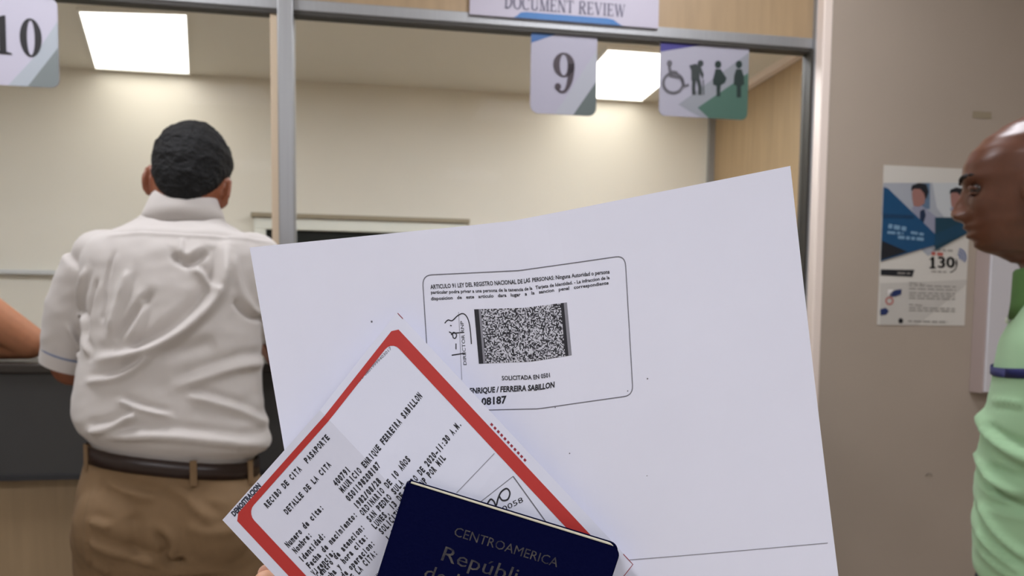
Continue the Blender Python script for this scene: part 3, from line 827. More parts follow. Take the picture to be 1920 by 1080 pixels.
# --- passport
ps0, ps1, ps2 = at(765, 905, .3065), at(1166, 1029, .3085), at(604, 1468, .3060)
ex, ey = (ps1 - ps0), (ps2 - ps0)
PW, PH = ex.length, ey.length
ex.normalize(); ey = (ey - ex * ey.dot(ex)).normalized(); ez = ex.cross(ey)      # ez: away from the camera
if ez.y < 0: ez = -ez
pm = Matrix((( ex.x, -ey.x, ez.x, 0), (ex.y, -ey.y, ez.y, 0), (ex.z, -ey.z, ez.z, 0), (0, 0, 0, 1)))
pr = bpy.data.objects.new('passport', None); pr.empty_display_size = .02
pr.matrix_world = Matrix.Translation(ps0) @ pm
link(pr)
thing(pr, 'navy blue passport with worn gilt lettering, held in front of the slip', 'passport')
def slab(name, x0, x1, y0, y1, z0, z1, r, m, corners, tilt=0., bev=.0004):
    pts = rrect(x0, x1, y0, y1, r, 6, corners)
    bm = bmesh.new()
    lo = [bm.verts.new((a, b, z0 + tilt * (a / PW))) for a, b in pts]; hi = [bm.verts.new((a, b, z1 + tilt * (a / PW))) for a, b in pts]
    bm.faces.new(lo); bm.faces.new(list(reversed(hi)))
    for i in range(len(pts)):
        j = (i + 1) % len(pts); bm.faces.new([lo[j], lo[i], hi[i], hi[j]])
    bmesh.ops.recalc_face_normals(bm, faces=bm.faces)
    if bev: bmesh.ops.bevel(bm, geom=[e for e in bm.edges if e.calc_face_angle(0) > 1.2], offset=bev, segments=2, affect='EDGES')
    return bm_obj(name, bm, m, pr)
RC = .0040
slab('front_cover', 0, PW, -PH, 0, 0, .0008, RC, M_PASS, (1, 0, 0, 1))
slab('page_block', .001, PW - .0012, -PH + .001, .0002, .0009, .0032, RC, M_PAGES, (1, 0, 0, 1), .0006, 0)
slab('back_cover', 0, PW, -PH, .0006, .0034, .0042, RC, M_PASS, (1, 0, 0, 1), .0008)
box('spine', -.0006, .0010, -PH, -.0002, .0002, .0040, M_PASS, pr, bevel=.0004)
def gold(name, s, cx_, y, wd, h, sh=0.):
    v, f = line_2d(s, (cx_ - wd / 2, -y), (cx_ + wd / 2, -y), h, shear=sh)
    mesh_obj(name, [V((a, -b, -.00012)) for a, b in v], f, M_GOLD, pr)
gold('gilt_heading', 'CENTROAMERICA', PW * .505, -.0128, .0425, .0036)
gold('gilt_country_line', 'República', PW * .47, -.0225, .040, .0058, .05)
gold('gilt_country_line', 'de Honduras', PW * .47, -.0315, .049, .0058, .05)
gold('gilt_title', 'PASAPORTE', PW * .5, -PH + .016, .05, .0055)
# ------------------------------------------------------------------ people
def chain(bm, pts, rad, n=16, caps=True):
    for i, p in enumerate(pts):
        if caps or 0 < i < len(pts) - 1:
            m = Matrix.Translation(p) @ Matrix.Scale(rad[i], 4)
            bmesh.ops.create_icosphere(bm, subdivisions=3, radius=1, matrix=m)
    for p, q, r0, r1 in zip(pts, pts[1:], rad, rad[1:]):
        tube_bm(bm, [V(p), V(q)], [r0, r1], n)
def ball(bm, c, r, rot=None):
    m = Matrix.Translation(c) @ (rot.to_4x4() if rot else Matrix()) @ Matrix.Diagonal((*r, 1))
    bmesh.ops.create_icosphere(bm, subdivisions=4, radius=1, matrix=m)
def loft(bm, secs, n=48, e=.85, shear=None):
    """secs: (z, x_left, x_right, y_back, y_front)"""
    rows = []
    for z, xl, xr, yb, yf in secs:
        cx, cy, rx, ry = (xl + xr) / 2, (yb + yf) / 2, (xr - xl) / 2, (yf - yb) / 2
        row = []
        for k in range(n):
            a = 2 * math.pi * k / n; c, s = math.cos(a), math.sin(a)
            x = cx + rx * math.copysign(abs(c) ** e, c); y = cy + ry * math.copysign(abs(s) ** e, s)
            row.append(bm.verts.new((x, y, z + (shear(x, z) if shear else 0))))
        rows.append(row)
    for a, b in zip(rows, rows[1:]):
        for k in range(n): bm.faces.new([a[k], a[(k + 1) % n], b[(k + 1) % n], b[k]])
    bm.faces.new(list(reversed(rows[0]))); bm.faces.new(rows[-1])
def refine(secs, k=5):
    return [tuple(r) for r in catmull([tuple(s) for s in secs], k)]
def union(bm, voxel, smooth=4, factor=.5):
    bmesh.ops.recalc_face_normals(bm, faces=bm.faces)
    me = bpy.data.meshes.new('tmp'); bm.to_mesh(me); bm.free()
    ob = bpy.data.objects.new('tmp', me); COL.objects.link(ob)
    r = ob.modifiers.new('r', 'REMESH'); r.mode = 'VOXEL'; r.voxel_size = voxel; r.adaptivity = 0
    if smooth:
        s = ob.modifiers.new('s', 'SMOOTH'); s.iterations = smooth; s.factor = factor
    dg = bpy.context.evaluated_depsgraph_get()
    out = bpy.data.meshes.new_from_object(ob.evaluated_get(dg))
    bpy.data.objects.remove(ob); bpy.data.meshes.remove(me)
    for p in out.polygons: p.use_smooth = True
    return out
def from_mesh(name, me, m, parent):
    me.name = name; me.materials.clear(); me.materials.append(m)
    return link(bpy.data.objects.new(name, me), parent)
def seg_dist(p, a, b):
    ab = (b[0] - a[0], b[1] - a[1]); l2 = ab[0] ** 2 + ab[1] ** 2 or 1e-9
    t = max(0, min(1, ((p[0] - a[0]) * ab[0] + (p[1] - a[1]) * ab[1]) / l2))
    d = (p[0] - a[0] - ab[0] * t, p[1] - a[1] - ab[1] * t)
    sg_ = 1 if ab[0] * d[1] - ab[1] * d[0] > 0 else -1
    return math.hypot(*d), sg_, t
def fold(me, ridges, domain, pick, extra=None):
    """push vertices along their normals: ridges = (points in 2-D, width, height, side trough)"""
    RR = []
    for pts, w, h, tr in ridges:
        c = catmull(pts, 5); xs = [p[0] for p in c]; ys = [p[1] for p in c]
        m_ = 3.2 * w
        RR.append((c, w, h, tr, min(xs) - m_, max(xs) + m_, min(ys) - m_, max(ys) + m_))
    nr = [v.normal.copy() for v in me.vertices]
    for v, n in zip(me.vertices, nr):
        k = pick(v.co, n)
        if k <= 0: continue
        d = domain(v.co); dh = 0.
        for c, w, h, tr, ax, bx, ay, by in RR:
            if not (ax < d[0] < bx and ay < d[1] < by): continue
            best, sd, bi = 9, 1, 0
            for i in range(len(c) - 1):
                q, s_, t = seg_dist(d, c[i], c[i + 1])
                if q < best: best, sd, bi = q, s_, (i + t) / (len(c) - 1)
            end = min(1, bi * 5 + .15, (1 - bi) * 5 + .15)
            dh += end * h * (math.exp(-(best / w) ** 2) - tr * math.exp(-((best * sd - 1.7 * w) / (1.1 * w)) ** 2))
        if extra: dh += extra(v.co)
        v.co += n * dh * k
    me.update()
HEADF = [(-.02, .012), (-.008, .03), (.0, .050), (.012, .066), (.03, .074), (.05, .077), (.075, .081), (.093, .083), (.105, .085), (.118, .090), (.14, .089), (.16, .081), (.18, .064), (.2, .038), (.215, .008), (.226, -.02)]
HEADB = [(-.02, .06), (.0, .066), (.04, .082), (.08, .098), (.12, .105), (.15, .102), (.18, .088), (.2, .072), (.215, .054), (.226, .034)]
HEADW = [(-.02, .026), (-.008, .034), (.0, .041), (.02, .052), (.05, .063), (.09, .070), (.12, .074), (.15, .0745), (.175, .068), (.195, .054), (.21, .038), (.22, .022), (.226, .010)]
G = lambda x, w: math.exp(-(x / w) ** 2)
def head_surface(nt=96, nz=84, inflate=0., face=True):
    """z = 0 at the chin, +y is the face direction"""
    rows = []
    z0, z1 = -.02, .226
    for j in range(nz + 1):
        t = j / nz; z = z0 + (z1 - z0) * (1 - (1 - t) ** 1.25)
        f, b, w = lerp_tab(HEADF, z), lerp_tab(HEADB, z), lerp_tab(HEADW, z)
        row = []
        for k in range(nt):
            a = 2 * math.pi * k / nt; s, c = math.sin(a), math.cos(a)
            cy = (f - b) / 2; ry = (f + b) / 2
            x = w * math.copysign(abs(s) ** .92, s); y = cy + ry * math.copysign(abs(c) ** .95, c)
            if face and c > 0:
                ax = abs(x)
                y += lerp_tab([(.046, 0), (.050, .006), (.056, .021), (.064, .025), (.08, .017), (.095, .008), (.105, .003), (.115, 0)], z) * G(x, .009 + .010 * G(z - .058, .014)) 
                y += .011 * G(ax - .015, .007) * G(z - .057, .009)
                y += .0095 * G(x, .022) * G(z - .041, .006) + .0085 * G(x, .019) * G(z - .026, .006) - .006 * G(x, .022) * G(z - .0335, .0028)
                y -= .004 * G(x, .02) * G(z - .017, .005)
                y += .006 * G(x, .018) * G(z - .005, .010)
                y -= .012 * G(ax - .032, .014) * G(z - .100, .010)
                y += .004 * G(ax - .03, .02) * G(z - .119, .007)
                y += .004 * G(ax - .045, .018) * G(z - .072, .016)
            row.append(V((x, y, z)))
        rows.append(row)
    if inflate:
        c0 = V((0, -.01, .12))
        rows = [[p + (p - c0).normalized() * inflate for p in r] for r in rows]
    return rows
def add_rows(bm, rows, tm):
    vr = [[bm.verts.new(tm @ p) for p in r] for r in rows]; n = len(vr[0])
    for a, b in zip(vr, vr[1:]):
        for k in range(n): bm.faces.new([a[(k + 1) % n], a[k], b[k], b[(k + 1) % n]])
    bm.faces.new(vr[0]); bm.faces.new(list(reversed(vr[-1])))
def add_head(bm, tm):
    add_rows(bm, head_surface(), tm)
    for s in (-1, 1):   # ears: rim, lobe and bowl
        E = tm @ Matrix.Translation((s * .074, -.012, .086)) @ Matrix.Rotation(s * math.radians(24), 4, 'Z') @ Matrix.Rotation(math.radians(-8), 4, 'X')
        pts = [V((s * .004, -.004 + .017 * math.cos(a) , .004 + .028 * math.sin(a))) for a in [math.radians(q) for q in range(-60, 241, 20)]]
        chain(bm, [E @ p for p in pts], [.0052] * len(pts), 8)
        bmesh.ops.create_icosphere(bm, subdivisions=3, radius=1, matrix=E @ Matrix.Translation((0, -.004, .002)) @ Matrix.Diagonal((.005, .016, .027, 1)))
        chain(bm, [E @ V((s * .003, -.004, -.024)), E @ V((0, .006, -.03))], [.0075, .006], 8)
def add_hand(bm, w, fd, up, thumb, k=1., curl=.35, spread=.9):
    """w wrist, fd finger direction, up = back of the hand, thumb = +1/-1 side along fd x up"""
    fd = fd.normalized(); up = (up - fd * up.dot(fd)).normalized(); sd = fd.cross(up) * thumb
    chain(bm, [w, w + fd * .03 * k + sd * .008 * k, w + fd * .075 * k + sd * .022 * k], [.024 * k, .019 * k, .013 * k])
    chain(bm, [w, w + fd * .04 * k, w + fd * .08 * k], [.024 * k, .018 * k, .013 * k])
    chain(bm, [w, w + fd * .035 * k - sd * .012 * k, w + fd * .07 * k - sd * .026 * k], [.022 * k, .018 * k, .012 * k])
    for i, (o, l) in enumerate(((.03, .073), (.0105, .082), (-.0095, .076), (-.029, .060))):
        b = w + fd * (.085 - .004 * abs(i - 1)) * k + sd * o * k * spread
        d1 = (fd + sd * o * 2.2 - up * curl * .35).normalized(); d2 = (fd + sd * o * 2.2 - up * curl * 1.0).normalized(); d3 = (fd + sd * o * 2 - up * curl * 1.6).normalized()
        p1 = b + d1 * l * .45 * k; p2 = p1 + d2 * l * .30 * k; p3 = p2 + d3 * l * .2 * k
        r = (.0083 if i < 3 else .0072) * k
        chain(bm, [b, p1, p2, p3], [r * 1.05, r, r * .92, r * .8], 10)
    t0 = w + fd * .022 * k + sd * .022 * k
    t1 = t0 + (fd * .65 + sd * .75 - up * .25).normalized() * .042 * k
    t2 = t1 + (fd * .85 + sd * .45 - up * .35).normalized() * .03 * k
    t3 = t2 + (fd * .95 + sd * .2 - up * .35).normalized() * .02 * k
    chain(bm, [t0, t1, t2, t3], [.015 * k, .0115 * k, .010 * k, .0085 * k], 10)
def legs_bm(bm, hips, r, foot_y=.01):
    for s in (-1, 1):
        chain(bm, [V((s * .095, hips[1], hips[2])), V((s * .10, .0, .48)), V((s * .105, foot_y, .09))], r)
def shoes(root, m):
    for s in (-1, 1):
        bm = bmesh.new()
        chain(bm, [V((s * .108, -.05, .045)), V((s * .11, .05, .045)), V((s * .118, .17, .034))], [.042, .044, .032])
        ball(bm, V((s * .11, .06, .014)), (.05, .15, .014))
        from_mesh('shoe', union(bm, .006, 2), m, root)
def band(name, rings, m, parent, n=72, e=1.):
    """closed band: list of rings (cx, cy, z, rx, ry, tilt) outer bottom -> over the top -> inner bottom"""
    vs, fs = [], []
    for cx, cy, z, rx, ry, tl in rings:
        for k in range(n):
            a = 2 * math.pi * k / n
            c_, s_ = math.cos(a), math.sin(a)
            x, y = cx + rx * math.copysign(abs(c_) ** e, c_), cy + ry * math.copysign(abs(s_) ** e, s_)
            vs.append(V((x, y, z + tl[0] * (x - cx) + tl[1] * (y - cy))))
    q = len(rings)
    for i in range(q):
        j = (i + 1) % q
        for k in range(n): fs.append([i * n + k, i * n + (k + 1) % n, j * n + (k + 1) % n, j * n + k])
    o = mesh_obj(name, vs, fs, m, parent, smooth=True)
    bm = bmesh.new(); bm.from_mesh(o.data); bmesh.ops.recalc_face_normals(bm, faces=bm.faces); bm.to_mesh(o.data); bm.free()
    return o
def head_matrix(pos, pitch=0, roll=0, yaw=0):
    """pos = where the middle of the head sits"""
    R_ = Matrix.Rotation(math.radians(yaw), 4, 'Z') @ Matrix.Rotation(math.radians(roll), 4, 'Y') @ Matrix.Rotation(math.radians(-pitch), 4, 'X')
    return Matrix.Translation(pos) @ R_ @ Matrix.Translation((0, .005, -.12))
def hair_cap(root, tm, keep, m, thick=.007, amp=.003):
    rows = head_surface(120, 110, .0, False)
    bm = bmesh.new(); c0 = V((0, -.01, .12)); vr = []
    for r in rows:
        q = []
        for p in r:
            d = (p - c0).normalized()
            nz = noise.noise(p * 70) * amp + noise.noise(p * 160) * amp * .6
            ed = keep(p)
            q.append((bm.verts.new(tm @ (p + d * (thick * min(1, max(0, ed) / .03) + nz * min(1, max(0, ed) / .015)))), ed))
        vr.append(q)
    n = len(vr[0])
    for a, b in zip(vr, vr[1:]):
        for k in range(n):
            quad = [a[(k + 1) % n], a[k], b[k], b[(k + 1) % n]]
            if all(e > -.002 for _, e in quad): bm.faces.new([x for x, _ in quad])
    top = [x for x, _ in vr[-1]]; bm.faces.new(list(reversed(top)))
    for v in [v for v in bm.verts if not v.link_faces]: bm.verts.remove(v)
    o = bm_obj('hair', bm, m, root, smooth=True)
    md = o.modifiers.new('s', 'SOLIDIFY'); md.thickness = .006; md.offset = -1
    return o

# ---- the man in the white shirt, seen from behind
pA = at(330, 900, 1.64); pA.z = 0
ra = thing(empty('person', pA, A), 'man seen from behind in white short-sleeved shirt and khaki trousers, leaning on the counter', 'person')
iA = (Matrix.Translation(pA) @ Matrix.Rotation(A, 4, 'Z')).inverted()
print('man A distance to counter front', d_c - (pA - P0).dot(N3))
def LA(px, py, y=1.53):
    q = iA @ at(px, py, y); return (q.x, q.z)
hA = head_matrix(V((.022, .10, 1.608)), 20, 8.7)
bm = bmesh.new()
add_head(bm, hA)
chain(bm, [V((.01, .055, 1.44)), V((.018, .075, 1.53)), V((.022, .095, 1.58))], [.066, .058, .056])
tor = [(.95, -.15, .15, -.11, .10), (1.05, -.15, .15, -.10, .10), (1.2, -.155, .155, -.08, .12), (1.35, -.16, .165, -.06, .14), (1.43, -.12, .13, -.03, .12), (1.47, -.07, .08, .0, .11)]
loft(bm, refine(tor, 4))
for s, sh, el, wr in ((-1, V((-.132, .05, 1.400)), V((-.2275, .10, 1.198)), V((-.13, .335, 1.250))), (1, V((.142, .05, 1.400)), V((.236, .10, 1.20)), V((.14, .335, 1.250)))):
    chain(bm, [sh, (sh + el) / 2, el, (el * .6 + wr * .4) + V((s * .004, 0, -.003)), wr], [.045, .044, .042, .041, .027])
    add_hand(bm, wr, V((-s * .35, .9, -.05)), V((0, 0, 1)), -s * 1, .95, .2)
legs_bm(bm, (0, 0, .86), [.085, .06, .045])
from_mesh('body', union(bm, .005, 3), M_SKIN_A, ra)
def keepA(p):
    y, z, ax = p.y, p.z, abs(p.x)
    if y > .02: lim = .150 + (y - .02) * .35
    elif y > -.03: lim = .105 + (y + .03) * .9
    else: lim = .105 - min(1, (-.03 - y) / .045) * .083
    return z - lim
hr = hair_cap(ra, hA, keepA, M_HAIR)
# shirt
sA = [(1.000, -.146, .146, -.112, .105), (1.026, -.154, .154, -.117, .112), (1.041, -.163, .164, -.126, .118), (1.056, -.178, .186, -.138, .126), (1.075, -.187, .193, -.144, .131), (1.10, -.189, .184, -.142, .135), (1.17, -.184, .173, -.13, .14),
      (1.24, -.176, .173, -.12, .145), (1.31, -.172, .176, -.112, .155), (1.38, -.178, .186, -.098, .16), (1.43, -.180, .190, -.082, .155), (1.462, -.160, .172, -.062, .148), (1.486, -.112, .128, -.03, .14), (1.508, -.078, .094, -.002, .135), (1.53, -.062, .08, .012, .13)]
bm = bmesh.new()
loft(bm, refine(sA, 4), 64, .88, lambda x, z: -.13 * x * max(0, min(1, (1.22 - z) / .14)))
def sleeve(bm, pts, rad, n=28):
    tube_bm(bm, [V(p) for p in pts], rad, n)
slL = [(-.115, .05, 1.440), (-.165, .055, 1.395), (-.203, .068, 1.315), (-.222, .080, 1.25), (-.233, .088, 1.203)]
slR = [(.125, .05, 1.442), (.172, .055, 1.40), (.210, .068, 1.315), (.232, .080, 1.25), (.242, .088, 1.205)]
rs = [.058, .066, .063, .057, .051]
sleeve(bm, slL, rs); sleeve(bm, slR, rs)
ball(bm, V((-.138, .05, 1.430)), (.066, .07, .052)); ball(bm, V((.148, .05, 1.432)), (.066, .07, .052))
me = union(bm, .0042, 5, .5)
def P(*q, y=1.53): return [LA(a, b, y) for a, b in q]
R1 = [
 (P((186, 674), (255, 664), (315, 640), (365, 598), (398, 552), (410, 505), (412, 455)), .016, .020, .55),
 (P((165, 716), (225, 708), (262, 688), (285, 668)), .010, .011, .5),
 (P((232, 748), (275, 765), (322, 777)), .008, .010, .5),
 (P((172, 806), (225, 795), (265, 772)), .011, .013, .5),
 (P((318, 470), (335, 489), (352, 488), (380, 464)), .011, -.014, .4),
 (P((356, 500), (378, 520), (398, 548)), .009, .009, .4),
 (P((206, 470), (196, 520), (195, 575), (190, 602)), .006, -.007, .4),
 (P((215, 640), (245, 600), (285, 548)), .012, -.010, .3),
 (P((238, 505), (225, 560), (207, 620)), .012, .009, .4),
 (P((330, 728), (390, 705), (440, 690), (485, 688)), .016, .009, .5),
 (P((352, 742), (400, 757), (450, 780), (490, 815)), .012, .010, .5),
 (P((425, 470), (440, 540), (470, 600)), .012, .006, .4),
 (P((430, 560), (455, 590), (485, 600)), .010, -.008, .3),
 (P((300, 660), (350, 655), (400, 640)), .02, -.007, .2),
 (P((200, 815), (300, 812), (400, 825), (480, 845)), .014, .010, .5),
 (P((185, 437), (260, 433), (335, 436), (420, 436), (490, 440)), .005, .0035, .9),
 (P((330, 440), (331, 470), (333, 500)), .007, .004, .4),
 (P((150, 500), (128, 560), (118, 620)), .010, .009, .5), (P((175, 520), (160, 580), (150, 640)), .009, -.007, .4),
 (P((120, 585), (145, 600), (150, 640), (165, 665)), .008, .007, .4), (P((96, 610), (110, 650), (130, 672)), .007, .006, .4),
 (P((270, 560), (262, 600), (240, 650)), .012, .008, .4),
]
R1 = [(a, b * .70, c * 1.2, d) for a, b, c, d in R1]
hemA = lambda c: max(0, min(1, (c.z + .13 * c.x - 1.040) / .03))
fold(me, R1, lambda c: (c.x, c.z), lambda c, n: max(0, min(1, (.35 - n.y) / .6)) * hemA(c),
     extra=lambda c: .0022 * noise.noise(V((c.x * 9 + c.z * 7, c.z * 16 - c.x * 5, 1.3))) + .0016 * noise.noise(V((c.x * 26 + c.z * 14, c.z * 40 - c.x * 20, 7))))
shirt = from_mesh('shirt', me, M_SHIRT_W, ra)
t, t0_ = (.08, -.30), (.06, -.02)
band('collar', [(.006, .068, 1.496, .090, .086, t0_), (.008, .076, 1.522, .080, .080, (.07, -.16)), (.010, .082, 1.552, .0685, .069, t), (.010, .082, 1.554, .066, .0665, t), (.010, .082, 1.550, .0635, .064, t), (.008, .076, 1.500, .068, .07, t0_)], M_SHIRT_W, shirt)
def ringtube(name, c, d, r0, r1, l, m, parent, n=40, th=.003):
    d = V(d).normalized(); a = d.orthogonal().normalized(); b = d.cross(a)
    c = V(c); prof = [(0, r0 + th), (l, r1 + th), (l, r1 - .002), (0, r0 - .002)]
    vs = [c + d * q + (a * math.cos(2 * math.pi * k / n) + b * math.sin(2 * math.pi * k / n)) * r for q, r in prof for k in range(n)]
    fs = [[i * n + k, i * n + (k + 1) % n, ((i + 1) % 4) * n + (k + 1) % n, ((i + 1) % 4) * n + k] for i in range(4) for k in range(n)]
    o = mesh_obj(name, vs, fs, m, parent, smooth=False)
    bm = bmesh.new(); bm.from_mesh(o.data); bmesh.ops.recalc_face_normals(bm, faces=bm.faces); bm.to_mesh(o.data); bm.free()
    return o
for s_, pts_ in ((-1, slL), (1, slR)):
    e, d = V(pts_[-1]), (V(pts_[-1]) - V(pts_[-2])).normalized()
    d = (d + V((s_ * .10, 0, 0))).normalized()
    cf = ringtube('cuff', e - d * .024, d, .0535, .0500, .029, M_SHIRT_W, shirt)
    ringtube('piping', e - d * .0275, d, .0535, .0535, .004, M_PIPING, shirt)
# trousers
shr = lambda x, z: -.13 * x * max(0, min(1, (z - .80) / .18))
tA = [(.80, -.185, .185, -.13, .10), (.84, -.192, .190, -.142, .105), (.89, -.189, .187, -.148, .11), (.94, -.181, .180, -.140, .115), (.98, -.171, .171, -.130, .118), (1.01, -.164, .163, -.126, .118), (1.030, -.162, .160, -.125, .118)]
bm = bmesh.new()
loft(bm, refine(tA, 4), 64, .86, shr)
for s in (-1, 1):
    ball(bm, V((s * .088, -.075, .895)), (.088, .082, .095))
    tube_bm(bm, [V((s * .092, -.012, .87)), V((s * .097, -.008, .80)), V((s * .103, .0, .5)), V((s * .106, .012, .07))], [.105, .100, .08, .062], 32)
me = union(bm, .006, 4)
def PT(*q): return [LA(a, b, 1.50) for a, b in q]
R2 = [(PT((196, 903), (232, 919), (290, 936)), .009, .010, .6), (PT((240, 864), (295, 895), (362, 950), (400, 985)), .011, .010, .5), (PT((360, 889), (388, 912), (428, 917)), .008, .009, .6),
      (PT((178, 972), (215, 982)), .008, .008, .5), (PT((176, 1008), (232, 1035), (300, 1060)), .010, .010, .6), (PT((293, 996), (311, 1022), (307, 1046), (331, 1076)), .007, -.016, .3),
      (PT((334, 1050), (334, 1064)), .010, -.022, .2), (PT((176, 890), (171, 980), (166, 1078)), .004, .004, .4), (PT((195, 880), (250, 905), (300, 915)), .01, -.006, .2),
      (PT((300, 900), (340, 925), (430, 950)), .012, .007, .4), (PT((180, 1050), (205, 1075)), .008, .008, .5), (PT((250, 960), (262, 1000), (250, 1040)), .014, -.006, .2), (PT((400, 880), (440, 893), (470, 900)), .007, .006, .5),
      (PT((350, 985), (390, 1000), (440, 1000)), .012, .006, .4)]
fold(me, R2, lambda c: (c.x, c.z), lambda c, n: max(0, min(1, (.35 - n.y) / .6)) * max(0, min(1, (.995 - c.z - .13 * c.x) / .04)), extra=lambda c: .003 * noise.noise(V((c.x * 10, c.z * 22 + c.x * 8, 4))))
tr = from_mesh('trousers', me, M_KHAKI, ra)
bt = (-.13, 0)
bz = 1.0155
band('belt', [(0, -.004, bz - .016, .1675, .1275, bt), (0, -.004, bz + .015, .1655, .1260, bt), (0, -.004, bz + .015, .160, .12, bt), (0, -.004, bz - .015, .160, .12, bt)], M_BELT, ra, e=.86)
for px in (187, 357, 474):
    x = LA(px, 860, 1.50 if px == 357 else 1.62)[0]
    x = max(-.157, min(.157, x))
    y = -.004 - .1275 * (max(0, 1 - (abs(x) / .1675) ** (1 / .43))) ** .43 - .0018
    nrm = math.atan2(x / .1665 ** 2, -(y + .004) / .1265 ** 2)
    o = box('belt_loop', -.0065, .0065, -.0022, .0022, -.026, .024, M_KHAKI, tr, (x, y, bz - .13 * x - .003), nrm, bevel=.001)
shoes(ra, M_SHOE)

# ---- the bald man at the right edge, in profile
YB = 1.33
RB_ = math.radians(61)
pB = at(1917, 400, YB); pB.z = 0
zchin = at(1909, 470, YB).z
rb = thing(empty('person', pB, RB_), 'bald man in profile wearing a mint green shirt with a navy stripe at right', 'person')
iB = (Matrix.Translation(pB) @ Matrix.Rotation(RB_, 4, 'Z')).inverted()
hB = head_matrix(V((0, -.005, zchin + .12)), 0)
bm = bmesh.new(); add_head(bm, hB)
chain(bm, [V((0, -.075, zchin - .11)), V((0, -.065, zchin - .03)), V((0, -.045, zchin + .03))], [.066, .062, .060])
z_ = lambda py: at(1850, py, YB).z
torB = [(.86, -.15, .15, -.15, .0), (1.0, -.155, .155, -.155, .01), (1.15, -.16, .16, -.165, .0), (1.28, -.145, .145, -.165, -.02), (1.33, -.11, .11, -.14, -.03), (1.37, -.07, .07, -.12, -.03)]
loft(bm, refine(torB, 4))
for s in (-1, 1):
    sh, el, wr = V((s * .165, -.10, 1.285)), V((s * .228, -.13, 1.06)), V((s * .235, -.13, .82))
    chain(bm, [sh, (sh + el) / 2, el, el * .6 + wr * .4, wr], [.046, .045, .042, .041, .028])
    add_hand(bm, wr, V((0, .05, -1)), V((s * 1., 0, 0)), -s, 1., .4)
legs_bm(bm, (0, -.07, .84), [.085, .06, .045], -.05)
from_mesh('body', union(bm, .0030, 1, .4), M_SKIN_D, rb)
for s in (-1, 1):
    bm = bmesh.new(); ball(bm, hB @ V((s * .031, .0632, .100)), (.0125, .0125, .0125))
    ey_ = bm_obj('eye', bm, mat('eye_white', (58, 44, 38), .25), rb, smooth=True)
    bm = bmesh.new(); ball(bm, hB @ V((s * .031, .0722, .0985)), (.0058, .0042, .0058))
    bm_obj('iris', bm, mat('dark_iris', (26, 18, 14), .2), ey_, smooth=True)
    for nm, za, zb in (('upper', .1010, .1035), ('lower', .0935, .0935)):
        q_ = [hB @ V((s * (.031 + .0135 * u_), .0632 + .0130 * math.sqrt(max(.05, 1 - (u_ * .95) ** 2)), za + (zb - za) * (1 - u_ * u_) - .0015 * u_ * u_)) for u_ in [i / 4 - 1 for i in range(9)]]
        bm = bmesh.new(); tube_bm(bm, q_, [(.0040 if nm == 'upper' else .0026) * (1 - .6 * abs(i / 4 - 1) ** 2) for i in range(9)], 8)
        bm_obj('eyelid', bm, M_SKIN_D, rb, smooth=True)
    pts = [hB @ V((s * (.012 + .036 * q), lerp_tab(HEADF, .119) + .0008 - .025 * q ** 2.2, .1165 + .006 * math.sin(q * 2.4))) for q in [i / 8 for i in range(9)]]
    bm = bmesh.new(); tube_bm(bm, pts, [.002 + .0022 * math.sin(math.pi * (.15 + .8 * i / 8)) for i in range(9)], 8)
    bm_obj('eyebrow', bm, mat('black_brow', (28, 20, 17), .8), rb, smooth=True)
sB = [(z_(1066), -.185, .185, -.19, .056), (z_(1000), -.19, .19, -.195, .062), (z_(900), -.196, .196, -.20, .061), (z_(850), -.20, .20, -.205, .059), (z_(780), -.202, .202, -.21, .053), (z_(720), -.203, .203, -.213, .044),
      (z_(680), -.203, .203, -.214, .041), (z_(640), -.198, .198, -.213, .036), (z_(610), -.188, .188, -.208, .025), (z_(575), -.165, .165, -.2, .012), (z_(545), -.125, .125, -.185, .002), (z_(520), -.085, .085, -.165, -.004)]
sB = [(z, a, b, c, d - .013) for z, a, b, c, d in sB]
bm = bmesh.new(); loft(bm, refine(sB, 4), 64, .86)
for s in (-1, 1):
    tube_bm(bm, [V((s * .13, -.09, 1.325)), V((s * .185, -.095, 1.285)), V((s * .215, -.105, 1.2)), V((s * .228, -.115, 1.11))], [.062, .07, .068, .062], 28)
    ball(bm, V((s * .155, -.09, 1.315)), (.065, .065, .05))
me = union(bm, .006, 4)
def LB(px, py, y=1.27):
    q = iB @ at(px, py, y); return (q.y, q.z)
def PB(*q): return [LB(*a) for a in q]
R3 = [(a, b * .75, c * .8, d) for a, b, c, d in [(PB((1840, 780), (1858, 815), (1900, 838), (1960, 850)), .012, .016, .5), (PB((1852, 797), (1880, 812), (1920, 822)), .008, -.010, .2), (PB((1850, 872), (1890, 876), (1940, 872)), .012, -.014, .3),
      (PB((1834, 868), (1860, 892), (1910, 908)), .010, .012, .4), (PB((1842, 902), (1880, 918), (1930, 922)), .007, -.012, .3), (PB((1850, 934), (1900, 932), (1950, 925)), .008, -.012, .4),
      (PB((1836, 945), (1870, 985), (1920, 1015)), .010, .012, .5), (PB((1832, 1000), (1860, 1018), (1910, 1040)), .008, .009, .5), (PB((1858, 755), (1885, 748), (1910, 750)), .006, .005, .5), (PB((1838, 1030), (1880, 1048), (1930, 1060)), .010, .008, .4)]]
z1 = z_(681)
fold(me, R3, lambda c: (c.y, c.z), lambda c, n: 1. * max(0, min(1, (z_(610) - c.z) / .05)) * max(.25, 1 - G(c.z - z1, .02)) if c.x < .05 and c.y > -.2 else 0., extra=lambda c: .003 * noise.noise(V((c.y * 12, c.z * 20, 2 + c.x * 5))))
sh_b = from_mesh('shirt', me, M_SHIRT_G, rb)
z1 = z_(681)
tz_ = (0, -.10)
